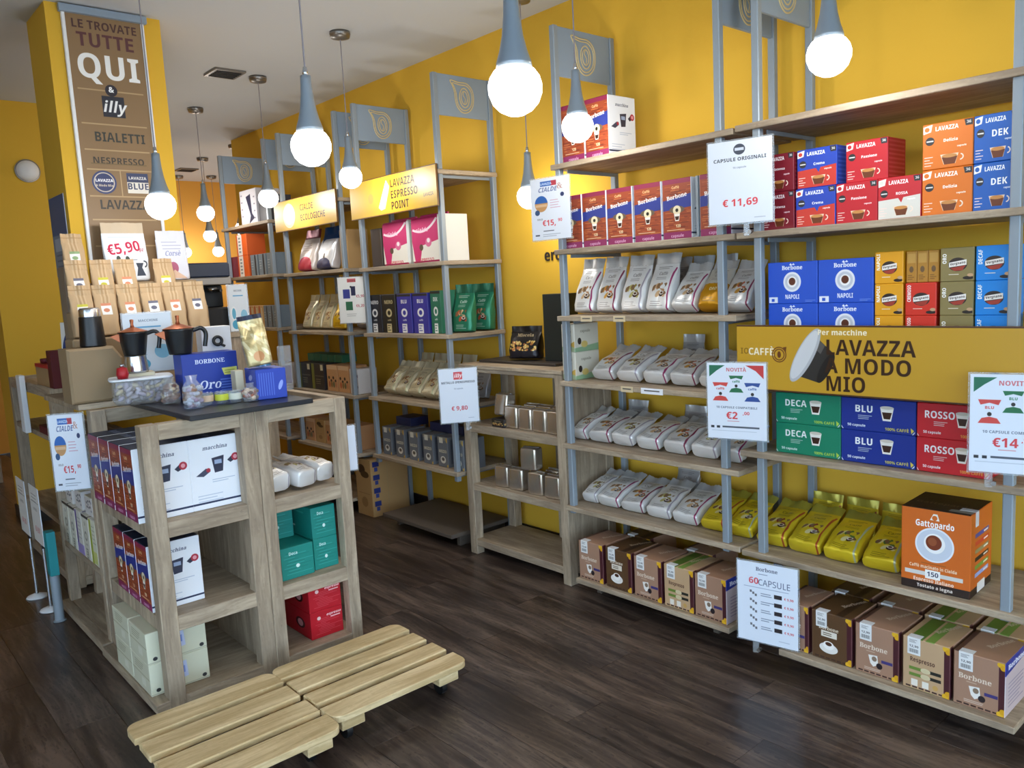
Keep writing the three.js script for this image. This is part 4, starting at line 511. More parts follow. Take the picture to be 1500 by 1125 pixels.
bag('bpink', .145, .25, .05, P.bagPinkL, M.paperBag, 'promo_bag', 'pale lilac bag with a pink cup beside the banner', null, [1.465, 1.651, -4.25], R(-4), R(-4));
// dark coffee machine on a cabinet farther back
{ const t = thing('back_counter', 'oak counter cabinet behind the island carrying a dark coffee machine', 'counter', null, [1.96, 0, -5.2]); mesh(wbox(.5, 1.3, .5, 'y'), M.oak, 'body', t); mesh(wbox(.54, .03, .54, 'x'), M.oak, 'worktop', t, [0, 1.3, 0]);
  const m = thing('coffee_machine', 'dark espresso machine with a steel band behind the bag display', 'coffee machine', null, [1.93, 1.331, -5.2]); mesh(pbox(.3, .16, .3, .01), M.blackMatte, 'base', m); mesh(pbox(.32, .05, .32, .006), M.nickel, 'steel_band', m, [0, .3, 0]); mesh(pbox(.31, .09, .31, .008), std({ color: '#23304a', roughness: .4 }), 'head', m, [0, .35, 0]); mesh(pbox(.29, .14, .18, .006), M.black, 'back', m, [0, .16, -.06]); for (const x of [-.08, .06]) { mesh(lathe([[0, 0], [.028, 0], [.03, .03], [0, .03]], 16), M.chrome, 'group_head', m, [x, .26, .08]); mesh(new THREE.CylinderGeometry(.01, .012, .12, 10).rotateX(HALF), M.black, 'handle', m, [x, .265, .16]); }
  priceCard('pale card with a red heart beside the espresso machine', S.cCup, [2.1, 1.48, -5.0], R(-10), { w: .12, h: .29, clip: false }); }

// ---------------------------------------------------------------- things on the island
const YT = 1.124;
{ const t = thing('sweets_container', 'clear plastic container of wrapped sweets with a white lid', 'container', null, [1.06, YT, -3.615], R(-12)); const W = .235, H = .1, D = .15;
  mesh(loft([[W / 2 * .9, D / 2 * .9, 0, 5], [W / 2, D / 2, .02, 5], [W / 2, D / 2, H, 5]], 32, () => [0, 0], false), M.clearThick, 'tub', t); mesh(loft([[W / 2 + .006, D / 2 + .006, 0, 5], [W / 2 + .008, D / 2 + .008, .006, 5], [W / 2 + .004, D / 2 + .004, .013, 5]], 32, () => [0, 0]), M.white, 'lid', t, [0, H, 0]);
  const g = [], sm = new THREE.IcosahedronGeometry(.014, 1); for (let i = 0; i < 90; i++) g.push(sm.clone().scale(1.3, .7, .9).rotateY(rnd() * 6).rotateZ(rnd() * 3).translate(rr(-.1, .1), rr(.014, .088), rr(-.058, .058))); const cols = ['#c9bfc9', '#d8c39a', '#b9a9b9'].map((k) => std({ color: k, roughness: .35, metalness: .2 })); cols.forEach((m, k) => { const s = mesh(merge(g.slice(k * 30, k * 30 + 30)), m, 'sweets', t); s.userData.kind = 'stuff'; }); }
function sweetsBag(label, p, r, h, ks) { const t = thing('sweets_bag', label, 'sweets', null, p); mesh(loft([[r, r * .8, 0, 3], [r * 1.06, r * .86, h * .3, 3], [r, r * .75, h * .65, 3], [r * .5, r * .3, h * .85, 2.4], [r * .7, r * .12, h, 2]], 24, () => [0, 0]), M.clearThick, 'film', t); const g = [], sm = new THREE.IcosahedronGeometry(.013, 1); for (let i = 0; i < 45; i++) { const a = rnd() * 6.3, q = Math.sqrt(rnd()) * r * .8; g.push(sm.clone().scale(1.25, .8, .9).rotateY(rnd() * 6).translate(Math.cos(a) * q, rr(.012, h * .66), Math.sin(a) * q * .7)); } ks.forEach((k, i) => { const s = mesh(merge(g.slice(i * 15, i * 15 + 15)), std({ color: k, roughness: .35 }), 'sweets', t); s.userData.kind = 'stuff'; }); }
sweetsBag('clear bag of brown wrapped sweets beside the plastic container', [1.122, YT, -3.45], .036, .11, ['#8a6a5c', '#c9b59a', '#6a4a44']);
sweetsBag('tall clear bag of silver and brown sweets at the counter edge', [1.125, YT, -3.2], .036, .13, ['#9c86a0', '#b9bfd0', '#8d6a58']);
sweetsBag('small clear cup of mixed dark sweets before the second blue box', [1.345, YT, -3.165], .03, .075, ['#6a5a58', '#c9b8a8', '#9a5a48']);
for (const [x, z, k, l] of [[1.19, -3.235, '#d8bda0', 'clear cup with a beige label at the counter edge'], [1.245, -3.215, '#c4cc3a', 'clear cup with a lime label at the counter edge'], [1.293, -3.195, '#cfd2c4', 'clear cup with a pale label at the counter edge']]) { const t = thing('dessert_cup', l, 'cup', null, [x, YT, z]); mesh(lathe([[0, .001], [.02, .001], [.026, .02], [.028, .048], [.026, .048], [.024, .02], [0, .004]], 24), M.clearThick, 'cup', t); mesh(lathe([[.0255, .014], [.0282, .016], [.0285, .038], [.0265, .04]], 24), std({ color: k, roughness: .5 }), 'label_band', t); mesh(lathe([[0, .05], [.027, .05], [.029, .044], [0, .044]], 24), M.clearThick, 'lid', t); }
carton('blue1', .235, .195, .12, { f: P.blueBox, r: col('#17379c'), t: col('#17379c') }, 'coffee_box', 'large blue box with gold-green tag standing on the island', null, [1.3, YT, -3.5], R(-4));
carton('blue2', .125, .125, .16, { f: P.blueBox2, r: P.blueBox2S, t: col('#1d3fb0') }, 'coffee_box', 'blue box with violet side at the corner of the black board', null, [1.44, YT, -3.22], R(-8));
carton('paperpack', .035, .12, .05, { f: col('#cfc7ac') }, 'paper_pack', 'cream paper pack squeezed between the blue boxes', null, [1.352, YT, -3.3], 0);
carton('qbox', .13, .3, .09, { f: col('#dfe0e4'), r: col('#dfe0e4'), t: col('#dfe0e4') }, 'machine_box', 'white box with a black round emblem behind the blue box', null, [1.395, YT, -3.63], R(-6));
{ const e = thing('round_emblem', 'black ring emblem standing before the white box', 'emblem', null, [1.39, 1.36, -3.572], R(-6)); mesh(new THREE.TorusGeometry(.018, .007, 10, 24), M.black, 'ring', e); mesh(pbox(.022, .011, .01), M.black, 'tail', e, [.018, -.026, 0], [0, 0, -.5]); }
bag('gold', .105, .215, .06, P.goldBag, M.foil, 'gold_bag', 'pale gold foil bag with navy top on the blue boxes', null, [1.425, 1.25, -3.225], R(-14), R(-6), R(7));
{ const t = thing('bottle', 'blue bottle with a dark cap behind the gold bag', 'bottle', null, [1.525, YT, -3.42]); mesh(lathe([[0, 0], [.03, 0], [.034, .01], [.034, .12], [.026, .16], [.013, .19], [.013, .24], [0, .24]], 24), M.blueGlass, 'glass', t); mesh(lathe([[0, .27], [.014, .268], [.016, .235], [0, .235]], 18), M.black, 'cap', t); const q = thing('clear_packet', 'clear packet of dark sachets behind the blue box', 'packet', null, [1.6, YT, -3.36]); mesh(pbox(.06, .2, .02, .004), M.clearThick, 'film', q); mesh(pbox(.05, .08, .012), std({ color: '#5a5068', roughness: .5 }), 'sachet', q, [0, .03, 0]); }
function moka(label, x, y, z, s, turn, low) {
  const t = thing('moka_pot', label, 'coffee pot', 'black and copper coffee pots', [x, y, z], turn); const q = (pts) => lathe(pts.map(([a, b]) => [a * s, b * s]), 8);
  if (low) mesh(q([[0, 0], [.04, 0], [.042, .008], [.037, .06], [.041, .064], [0, .064]]), M.chrome, 'boiler', t);
  const y0 = low ? .064 * s : 0; mesh(q([[0, 0], [.036, 0], [.038, .004], [.05, .08], [.052, .086], [.048, .086], [0, .08]]), M.black, 'jug', t, [0, y0, 0]);
  mesh(q([[.0, .018], [.012, .016], [.05, .002], [.052, 0], [0, 0]]), M.copper, 'lid', t, [0, y0 + .087 * s, 0]); mesh(lathe([[0, .03 * s], [.007 * s, .028 * s], [.005 * s, .01 * s], [.008 * s, 0], [0, 0]], 12), M.copper, 'knob', t, [0, y0 + .103 * s, 0]);
  mesh(tube([[.046 * s, .078 * s, 0], [.075 * s, .084 * s, 0], [.088 * s, .068 * s, 0], [.082 * s, .02 * s, 0]], .0075 * s, 16, 8), M.black, 'handle', t, [0, y0, 0]); mesh(extrude([[0, 0], [-.03 * s, .022 * s], [0, .03 * s]], .014 * s, .001).translate(-.046 * s, .052 * s, -.007 * s), M.copper, 'spout', t, [0, y0, 0]); return t;
}
mesh(pbox(.12, .12, .1), std({ color: '#c9c0a6', roughness: .7 }), 'plinth', thing('display_block', 'cream display block under the black coffee pots', 'block', null, [1.06, YT + .114, -3.64], R(-10))).scale.set(1, .12, 1);
moka('black and copper coffee pot standing on the sweets container', 1.05, YT + .129, -3.62, 1.15, R(-15), true);
moka('black and copper coffee pot with a big black handle beside the blue box', 1.205, YT + .196, -3.52, 1.25, R(-8), false);
{ const t = thing('coffee_pot_small', 'small red and black pot on the white lid', 'coffee pot', null, [.975, YT + .114, -3.56]); mesh(lathe([[0, 0], [.02, 0], [.024, .02], [.02, .045], [0, .05]], 18), M.red, 'body', t); mesh(lathe([[0, .062], [.008, .06], [.01, .05], [0, .05]], 12), M.chrome, 'knob', t); }
{ const t = thing('coffee_grinder', 'black cylinder coffee grinder with a steel collar on the display pedestal', 'grinder', null, [.945, 1.3685, -3.835]); mesh(lathe([[0, 0], [.05, 0], [.052, .006], [.049, .06], [.045, .128], [.044, .13], [0, .13]], 32), M.black, 'body', t); mesh(lathe([[.043, .13], [.043, .16], [.037, .168], [0, .17]], 32), M.chrome, 'collar', t); }
priceCard('pale blue card showing cups behind the black coffee pots', S.cCup, [1.15, 1.37, -3.742], R(-6), { w: .2, h: .26, clip: false });
// ---------------------------------------------------------------- goods: bay with the maroon boxes
const maroonFaces = { f: P.maroonFront, r: P.machine, l: P.machine, t: P.darkTop, b: P.machine };
const maroonWall = { f: P.maroonFront, r: P.machine, l: P.machine, t: col('#8b2748'), b: P.machine };
[-2.648, -2.5].forEach((z, i) => carton('mar_top', .143, .262, .185, maroonWall, 'machine_box', ['tall maroon box on the top board, half hidden by a lamp', 'tall maroon box on the top board showing its white printed side'][i], 'two maroon boxes on the top board', [2.77 + .093, SA[0] + .001, z]));
[-2.686, -2.535, -2.384, -2.226, -2.072, -1.885].forEach((z, i) => carton('mar_row', .147, .246, .185, maroonWall, 'capsule_box', i < 5 ? `${ORD[i]} maroon capsule box after the 15,90 card in the long row` : 'maroon capsule box half hidden behind the 11,69 card', 'row of maroon capsule boxes', [2.868, SA[1] + .001, z - .004]));
{ const t = thing('shelf_divider', 'grey upright divider strip between the maroon boxes', 'divider', null, [2.81, SA[1] + .001, -1.975]); mesh(pbox(.07, .245, .012), M.grey, 'strip', t); mesh(pbox(.09, .006, .016), M.grey, 'foot', t); }
const GB = ['silver bags on the board under the maroon boxes', 'silver bags beside the beige boxes', 'silver bags on the board above the yellow bags', 'silver bags lying next to the yellow bags'];
const bags3 = [['bA', P.bagA], ['bB', P.bagB], ['bC', P.bagC]], B4 = (i) => `${ORD[i]} silver coffee bag from the 15,90 card, on the board under maroon boxes`;
[-2.672, -2.526, -2.374, -2.224].forEach((z, i) => bag('st' + i % 3, .132, .262, .08, bags3[i % 3][1], M.foil, 'coffee_bag', B4(i), GB[0], [2.842, SA[2] + .001, z], OUT + rr(-.02, .05), R(-16)));
[-2.086, -1.83].forEach((z, i) => bag('ly' + i, .122, .235, .07, bags3[i][1], M.foil, 'coffee_bag', i ? 'silver coffee bag behind the metal post beside the golden bag' : B4(4), GB[0], [2.83, SA[2] + .001, z], OUT + .05, R(-36)));
bag('lygold', .118, .24, .07, P.bagGold, M.foil, 'coffee_bag', 'silver bag with a golden lower half under the maroon boxes', null, [2.83, SA[2] + .001, -1.957], OUT + .05, R(-36));
[-2.4, -2.28, -2.16, -2.04].forEach((z, i) => bag('gr', .112, .245, .055, P.bagGrey, M.foil, 'coffee_bag', `${ORD[3 - i]} grey bag from the 11,69 card in the second row of bags`, 'grey bags in the second row', [3.03, SA[2] + .001, z], OUT, R(-12)));
for (const k of [0, 1]) carton('beige', .088, .135, .17, { f: P.beige, r: P.beigeSide, t: col('#d9d3c2') }, 'capsule_box', k ? 'upper beige capsule box stacked beside the silver bags' : 'lower beige capsule box under its twin', null, [2.857, SA[3] + .001 + k * .1355, -2.738]);
[-2.56, -2.405, -2.25, -2.095, -1.945].forEach((z, i) => bag('a3' + i % 3, .134, .24, .065, bags3[(i + 1) % 3][1], M.foil, 'coffee_bag', `${ORD[i]} silver coffee bag from the beige boxes on their board`, GB[1], [2.815, SA[3] + .001, z], OUT + rr(-.02, .05), R(-62 + rr(-3, 3))));
bag('a3top', .12, .2, .05, P.bagGrey, M.foil, 'coffee_bag', 'grey coffee bag lying behind the bags of the beige boxes', null, [3.095, SA[3] + .001, -2.25], OUT, R(-6)); bag('a3up', .1, .22, .05, P.bagB, M.foil, 'coffee_bag', 'silver coffee bag standing tall behind the novelty price card', null, [2.86, SA[3] + .001, -1.82], OUT, R(-12));
[-2.735, -2.602, -2.456, -2.305, -2.152, -2.0, -1.866].forEach((z, i) => bag('a2' + (i ? i % 3 : 'n'), i && i < 6 ? .132 : .096, .245, .065, bags3[i % 3][1], M.foil, 'coffee_bag', `${ORD[i]} silver coffee bag from the corner unit, board above the yellow bags`, GB[2], [2.818, SA[4] + .001, z + .002], OUT + rr(-.02, .05), R(-67 + rr(-3, 3))));
[-2.6, -2.25, -1.95].forEach((z, i) => bag('a2b', .125, .17, .045, P.bagGrey, M.foil, 'coffee_bag', `${ORD[i]} grey bag from the corner unit in the row behind the silver bags`, 'grey bags in the row above the yellow bags', [3.1, SA[4] + .001, z], OUT, R(-6)));
[-2.68, -2.556, -2.408, -2.256, -2.106].forEach((z, i) => bag('a1' + (i ? i % 3 : 'n'), i ? .134 : .095, .245, .06, bags3[(i + 2) % 3][1], M.foil, 'coffee_bag', `${ORD[4 - i]} silver coffee bag from the yellow bags on the same board`, GB[3], [2.818, SA[5] + .001, z], OUT + rr(.0, .06), R(-66 + rr(-3, 3))));
bag('a1b', .13, .2, .05, P.bagGrey, M.foil, 'coffee_bag', 'grey coffee bag upright behind the lying silver bags', null, [3.1, SA[5] + .001, -2.3], OUT, R(-6));
const GY = 'yellow bags lying on the low boards';
[[-1.962, 0], [-1.832, 1]].forEach(([z, k]) => bag('ya' + k, .122, .245, .06, [P.bagY, P.bagYG][k], M.foil, 'coffee_bag', ['yellow coffee bag touching the last silver bag', 'yellow coffee bag behind the metal posts above the list card'][k], GY, [2.818, SA[5] + .001, z], OUT + .03, R(-64)));
[[-1.685, 0], [-1.543, 0], [-1.397, 1], [-1.248, 1]].forEach(([z, k], i) => bag('yb' + k, .132, .255, .06, [P.bagY, P.bagYG][k], M.foil, 'coffee_bag', `${ORD[3 - i]} yellow coffee bag from the orange box, front row`, 'yellow bags beside the orange box', [2.816, SB[4] + .001, z], OUT + .03 + i * .012, R(-64)));
[-1.6, -1.455, -1.31].forEach((z, i) => bag('ybb', .13, .17, .045, P.bagY, M.foil, 'coffee_bag', `${ORD[2 - i]} yellow coffee bag from the orange box, second row`, 'yellow bags in the second row', [3.1, SB[4] + .001, z], OUT, R(-8)));
// kraft capsule cartons with yellow corners
function kraftCarton(kind, label, group, p, h = .182, w = .158, last = false) {
  const F = [{ f: P.kPink, t: P.kPinkT }, { f: P.kDark, t: P.kDarkT }, { f: P.kTan, t: P.kTanT }][kind], t = thing('capsule_carton', label, 'box', group, p, OUT);
  mesh(cartonCache['kraft' + kind + w + h + last] ??= cartonGeo(w, h, .2, { f: F.f, t: F.t, r: last ? P.kSide : P.kSide2, l: P.kSide2 }), M.print, 'carton', t);
  const g = cartonCache.label ??= cartonGeo(.042, .06, .0012, { f: P.label, r: col('#e6e6e4') }, .0003), g2 = cartonCache.labelTop ??= cartonGeo(.042, .0012, .03, { f: col('#e6e6e4'), t: col('#dedede') }, .0003); mesh(g, M.print, 'price_label', t, [-w * .26, h - .059, .1008]); mesh(g2, M.print, 'label_flap', t, [-w * .26, h + .0003, .086]);
}
const KL = ['pinkish brown capsule carton with yellow corners', 'dark brown capsule carton with a white cup', 'tan capsule carton with green stripes'];
const K0 = 'cartons on the bottom board of the maroon bay', K1 = 'cartons on the bottom board of the yellow sign bay';
[[-2.563, 0], [-2.39, 1], [-2.219, 0], [-2.05, 2], [-1.889, 0]].forEach(([z, k], i) => kraftCarton(k, KL[k] + `, ${ORD[i]} from the oak corner unit`, K0, [2.785, .113, z], .19, .155, i === 4));
[[-1.365, 1], [-1.2, 0], [-1.035, 2], [-.873, 0]].forEach(([z, k], i) => kraftCarton(k, KL[k] + `, ${ORD[i]} after the list card`, K1, [2.785, .106, z], .182, .152, i === 3));
kraftCarton(0, KL[0] + ' behind the list card', K1, [2.785, .106, -1.515], .182, .12);
[[-1.4, 1], [-1.22, 0], [-1.05, 2], [-.88, 2]].forEach(([z, k], i) => kraftCarton(k, KL[k] + `, ${ORD[i]} behind the front row`, 'cartons in the second row', [3.0, .106, z], .182, .152));
[[-2.45, 1], [-2.1, 0]].forEach(([z, k]) => kraftCarton(k, KL[k] + ' in the second row under the silver bags', 'cartons in the second row', [3.0, .113, z], .19, .155));

// ---------------------------------------------------------------- goods: bay with the yellow sign
const cubeBox = (key, f, side, label, group, x, y, z, w = .148, h = .137) => carton('cube' + key + w + h, w, h, .14, { f, r: side, t: side }, 'capsule_box', label, group, [x + .07, y, z]);
const y4 = SB[1] + .001, h4 = .1375, GC = 'capsule boxes on the board above the blue boxes';
for (const k of [0, 1]) { cubeBox('m', P.cMaroon, P.sMaroon, `dark red capsule box beside the 11,69 card, ${k ? 'upper' : 'lower'} of two`, GC, 2.77, y4 + k * h4, -1.612, .128); cubeBox('br', P.cBlueRed, P.sBlue, `blue and red capsule box, ${k ? 'upper' : 'lower'} of two`, GC, 2.77 + k * .004, y4 + k * h4, -1.466 + k * .004, .15); cubeBox('o', P.cOrange, col('#e0761c'), `orange capsule box with a glass cup, ${k ? 'upper' : 'lower'} of two`, GC, 2.77, y4 + k * .144, -1.024, .15, .143); cubeBox('b', P.cBlue, col('#1a5eb8'), `blue decaffeinated capsule box beside the orange ones, ${k ? 'upper' : 'lower'} of two`, GC, 2.77, y4 + k * .144, -.886, .123, .143); }
cubeBox('r', P.cRed, P.sRed, 'bright red capsule box with a twin on top', null, 2.77, y4, -1.316, .144); cubeBox('r', P.cRed, P.sRed, 'bright red capsule box stacked on top of its twin', null, 2.785, y4 + h4, -1.288, .144); cubeBox('w', P.cWhite, col('#c4232f'), 'white and red capsule box beside the orange stack', null, 2.77, y4, -1.172, .14, .137);
const y3 = SB[2] + .001;
for (const k of [0, 1]) for (const [z, w, n] of [[-1.558, .198, 'first'], [-1.356, .2, 'second']]) carton('nap' + w, w, .154, .2, { f: P.napoli, r: col('#2454c8'), t: col('#2454c8') }, 'capsule_box', `${k ? 'upper' : 'lower'} wide royal blue box with a white cup, ${z < -1.5 ? 'against the metal post' : 'beside the yellow boxes'}`, 'block of four blue boxes', [2.77 + .1, y3 + k * .1545, z]);
const verg4 = (key, f, side, label, z, n, w, g) => { for (let k = 0; k < n; k++) carton('vg' + key, w, .1075, .12, { f, r: side, t: side }, 'capsule_box', `${label}, ${(n > 2 ? ['bottom', 'middle', 'top'] : ['bottom', 'top'])[k]} one`, g, [2.77 + .06, y3 + k * .108, z]); };
verg4('y', P.vYellow, col('#e8a313'), 'yellow capsule box with a round emblem in a stack of three', -1.204, 3, .094, 'stack of yellow capsule boxes'); verg4('r', P.vRed, col('#d9321f'), 'red capsule box with a round emblem beside the yellow stack', -1.1, 2, .098, 'stack of red capsule boxes'); verg4('o', P.vOlive, col('#8d7e4d'), 'olive capsule box with a round emblem in a stack of three', -.99, 3, .1, 'stack of olive capsule boxes'); verg4('b', P.vBlue, col('#1187e0'), 'bright blue capsule box with a round emblem in a stack of three', -.885, 3, .1, 'stack of bright blue capsule boxes');
for (let i = 0; i < 3; i++) carton('vside', .034, .104, .1, { f: P.vSide, r: col('#b5812c'), t: col('#b5812c') }, 'capsule_box', `narrow tan box on the red capsule boxes, ${ORD[i]} from the yellow stack`, 'three narrow tan boxes', [2.83, y3 + .2165, -1.134 + i * .035]);
const y2 = SB[3] + .001; [['deca', P.deca, '#128362', 'green', -1.502, .258], ['blu', P.blu, '#14308f', 'dark blue', -1.241, .26], ['rosso', P.rosso, '#c8202a', 'red', -.995, .225]].forEach(([key, f, s, n, z, w]) => { for (const k of [0, 1]) carton(key, w, .1165, .16, { f, r: col(s), t: col(s) }, 'capsule_box', `long ${n} capsule box with a glass cup, ${k ? 'upper' : 'lower'} of two`, null, [2.77 + .08, y2 + k * .117, z]); });
{ const t = thing('cialde_box', 'large orange box with a white cup and saucer on the yellow bags board', 'box', null, [2.75 + .11, SB[4] + .001, -1.041], OUT + R(2)); mesh(cartonGeo(.218, .285, .215, { f: P.gatto, r: P.gattoSide, l: P.gattoSide, t: P.gattoTop }), M.print, 'carton', t); mesh(cartonGeo(.0012, .05, .03, { f: col('#dfe3ea') }, .0003), M.print, 'seal_label', t, [.1095, .235, .05]); mesh(cartonGeo(.05, .0012, .03, { f: col('#dfe3ea'), t: col('#cfd3da') }, .0003), M.print, 'seal_flap', t, [.086, .2853, .05]); }
carton('bedge', .04, .11, .12, { f: P.vBlue, r: col('#1187e0') }, 'capsule_box', 'bright blue box beyond the last metal post', null, [2.83, y3 + .001, -.77]);

// ---------------------------------------------------------------- goods: far bays
[-4.2, -3.885].forEach((z, i) => { const t = thing('pink_pack', 'pink and white coffee pack beside the ' + ['dark brown pack', 'narrow white pack'][i], 'coffee pack', 'pink packs', [2.865, 1.691, z], OUT); mesh(cartonGeo(.285, .265, .16, { f: P.pink, r: col('#dcdad2'), t: col('#c82f6d') }, .012), M.print, 'pack', t); mesh(cartonGeo(.27, .02, .012, { f: col('#b52a62') }), M.print, 'top_fold', t, [0, .264, 0]); });
carton('whiteend', .05, .265, .18, { f: col('#dfe0dc') }, 'white_pack', 'narrow white pack at the end of the pink packs', null, [2.86, 1.691, -3.71]); carton('darkpack', .12, .24, .16, { f: col('#4c4038') }, 'dark_pack', 'dark brown pack beside the pink packs', null, [2.87, 1.691, -4.42]);
[[P.tBlack, 'black', -4.462, '#242228'], [P.tGold, 'black and gold', -4.298, '#26231d'], [P.tBlue, 'violet blue', -4.127, '#3a358f'], [P.tBlue, 'violet blue', -3.955, '#3a358f']].forEach(([f, n, z, k], i) => carton('tall' + n, .155, .24, .15, { f, r: col(k), t: col(k) }, 'coffee_pack', `tall ${n} coffee pack, ${ORD[3 - i]} from the green pack`, 'tall coffee packs', [2.845, 1.276, z]));
carton('tallgreen', .1, .25, .12, { f: P.tGreen, r: col('#2c6f54') }, 'coffee_pack', 'tall green coffee pack before the green bags', null, [2.84, 1.276, -3.815]);
[[2.885, -3.685, .135], [3.035, -3.695, .14], [3.03, -3.87, .13]].forEach(([x, z, w], i) => bag('grn' + i, w, .275, .075, P.bagGreen, M.foil, 'coffee_bag', ['green foil coffee bag at the front end of the board', 'green foil coffee bag by the rear post', 'green foil coffee bag behind the green pack'][i], 'green bags', [x, 1.276, z], OUT + .3, R(-6), 0, 1.2));
for (let i = 0; i < 6; i++) bag('cr' + i % 2, .126, .24, .075, P.bagCream, M.foil, 'coffee_bag', `${ORD[5 - i]} cream coffee bag from the 9,80 card, front row of the heap`, 'heap of cream bags', [2.822, .863, -4.42 + i * .142], OUT + rr(-.03, .06), R(-38)); for (let i = 0; i < 4; i++) bag('cr2', .13, .255, .07, P.bagCream, M.foil, 'coffee_bag', `${ORD[3 - i]} cream coffee bag from the 9,80 card, rear row of the heap`, 'rear row of cream bags', [3.03, .863, -4.36 + i * .15], OUT + rr(-.03, .05), R(-14));
bag('cr3', .14, .2, .05, P.bagGrey, M.foil, 'coffee_bag', 'grey bag lying at the end of the cream heap', null, [3.02, .863, -3.755], OUT + .2, R(-14));
for (let i = 0; i < 6; i++) carton('greyb', .1, .183, .16, { f: P.grey, r: P.greySide, t: col('#6a6c70') }, 'coffee_box', `${ORD[5 - i]} grey upright box with a white cup from the corner unit`, 'grey upright boxes', [2.85, .479, -4.43 + i * .152]);
[-4.36, -3.98, -3.82].forEach((z, i) => carton('navyt' + i, .17, .055, .14, { f: col('#20264a') }, 'coffee_box', `${ORD[2 - i]} navy box from the corner unit, on top of the grey boxes`, 'navy boxes on the grey ones', [2.93, .6625, z]));
{ const t = thing('shipping_carton', 'big brown shipping carton on the floor with blue print', 'carton', null, [2.93, 0, -4.785], OUT); mesh(cartonGeo(.2, .4, .3, { f: P.carton, r: P.cartonS, t: col('#bd9764') }), M.print, 'carton', t); mesh(pbox(.05, .0012, .3, .0004), std({ color: '#b59a6a', roughness: .3 }), 'tape', t, [0, .4002, 0]); }
[[P.bagRedW, 'red', -5.4], [P.bagBlueW, 'blue', -5.12]].forEach(([f, n, z]) => bag('dbag' + n, .23, .3, .095, f, M.foil, 'coffee_bag', `white bag with a ${n} head under the round-pod sign`, null, [2.825, 1.701, z], OUT, R(-12)));
carton('dkraft', .1, .26, .16, { f: P.carton, r: col('#bd9764') }, 'carton', 'narrow kraft carton beside the white bags', null, [2.88, 1.701, -4.84]);
[-5.5, -5.35, -5.2].forEach((z, i) => bag('dc' + i % 2, .13, .25, .085, P.bagCream, M.foil, 'coffee_bag', `${ORD[2 - i]} cream coffee bag from the golden yellow bag`, 'cream bags below the white bags', [2.85, 1.281, z], OUT, R(-14))); bag('dyel', .15, .26, .08, P.bagYel2, M.foil, 'coffee_bag', 'golden yellow bag beside the offer card', null, [2.84, 1.281, -5.02], OUT + .1, R(-14)); bag('dyel2', .14, .2, .06, P.bagGrey, M.foil, 'coffee_bag', 'grey bag behind the offer card', null, [2.9, 1.281, -4.83], OUT, R(-40));
[-5.5, -5.3].forEach((z, i) => carton('olive', .19, .19, .16, { f: P.olive, r: col('#2f2d33'), t: col('#2f2d33') }, 'coffee_box', ['dark box with an olive edge beside the far metal post', 'dark box with an olive edge beside the terracotta boxes'][i], 'dark olive-edged boxes', [2.85, .851, z])); [-5.1, -4.94].forEach((z, i) => carton('terra', .15, .185, .15, { f: P.terra, r: col('#c9976a') }, 'biscuit_box', ['terracotta box with dark dots beside the olive-edged boxes', 'terracotta box with dark dots beside the white dotted box'][i], 'terracotta boxes', [2.85, .851, z])); carton('spots', .11, .17, .15, { f: P.spots, r: col('#d6d0cc') }, 'biscuit_box', 'white box with grey dots beside the terracotta boxes', null, [2.85, .851, -4.8]);
for (let i = 0; i < 5; i++) carton('dgreen', .1, .055, .12, { f: col('#2a6a50') }, 'capsule_box', `${ORD[4 - i]} small green box from the terracotta boxes, on the olive boxes`, 'small green boxes', [2.93, 1.042, -5.58 + i * .105]);
for (let i = 0; i < 5; i++) carton('dlow' + i % 2, .14, .17, .15, { f: [P.terra, P.carton][i % 2], r: col(['#c9976a', '#bd9764'][i % 2]) }, 'coffee_box', `${ORD[4 - i]} tan box from the shipping carton on the low board`, 'tan boxes on the low board', [2.85, .451, -5.5 + i * .155]);
carton('emach', .3, .27, .2, { f: P.machE, r: col('#d5d3da') }, 'machine_box', 'white box with a black machine on the farthest top board', null, [2.87, 2.116, -6.22]); carton('emach2', .14, .2, .2, { f: col('#3c3f48') }, 'machine_box', 'dark box beside the white machine box', null, [2.87, 2.116, -5.95]);
[[1.711, -6.42], [1.711 + .171, -6.42]].forEach(([y, z], i) => carton('eorg', .2, .17, .16, { f: P.orangeE, r: col('#e2632a') }, 'coffee_box', `${['lower', 'upper'][i]} orange and white box in the farthest bay`, 'orange boxes in the farthest bay', [2.85, y, z])); carton('ered', .15, .17, .16, { f: col('#8a2f3a') }, 'coffee_box', 'dark red box beside the orange stack', null, [2.85, 1.711, -6.6]);
[-6.22, -6.07, -5.92].forEach((z, i) => carton('egrey', .13, .165, .15, { f: P.greyE, r: col('#76838d') }, 'coffee_box', `${ORD[i]} grey box with a dark stripe from the orange stack`, 'grey boxes in the farthest bay', [2.85, 1.711, z]));
for (let i = 0; i < 9; i++) carton('estrip' + (i < 6 ? 0 : 1), .082, .17, .12, { f: i < 6 ? P.stripE : P.greyE, r: col(i < 6 ? '#c9a06a' : '#76838d') }, 'tea_box', i < 6 ? `${ORD[5 - i]} thin striped packet from the grey packets, farthest bay` : `${ORD[i - 6]} thin grey packet from the striped packets, farthest bay`, 'thin packets in the farthest bay', [2.83, 1.301, -6.6 + i * .088]);
for (let i = 0; i < 5; i++) carton('elow', .13, .16, .15, { f: P.spots, r: col('#d6d0cc') }, 'biscuit_box', `${ORD[i]} spotted box from the far end, middle board of the farthest bay`, 'spotted boxes in the farthest bay', [2.85, .851, -6.5 + i * .14]);

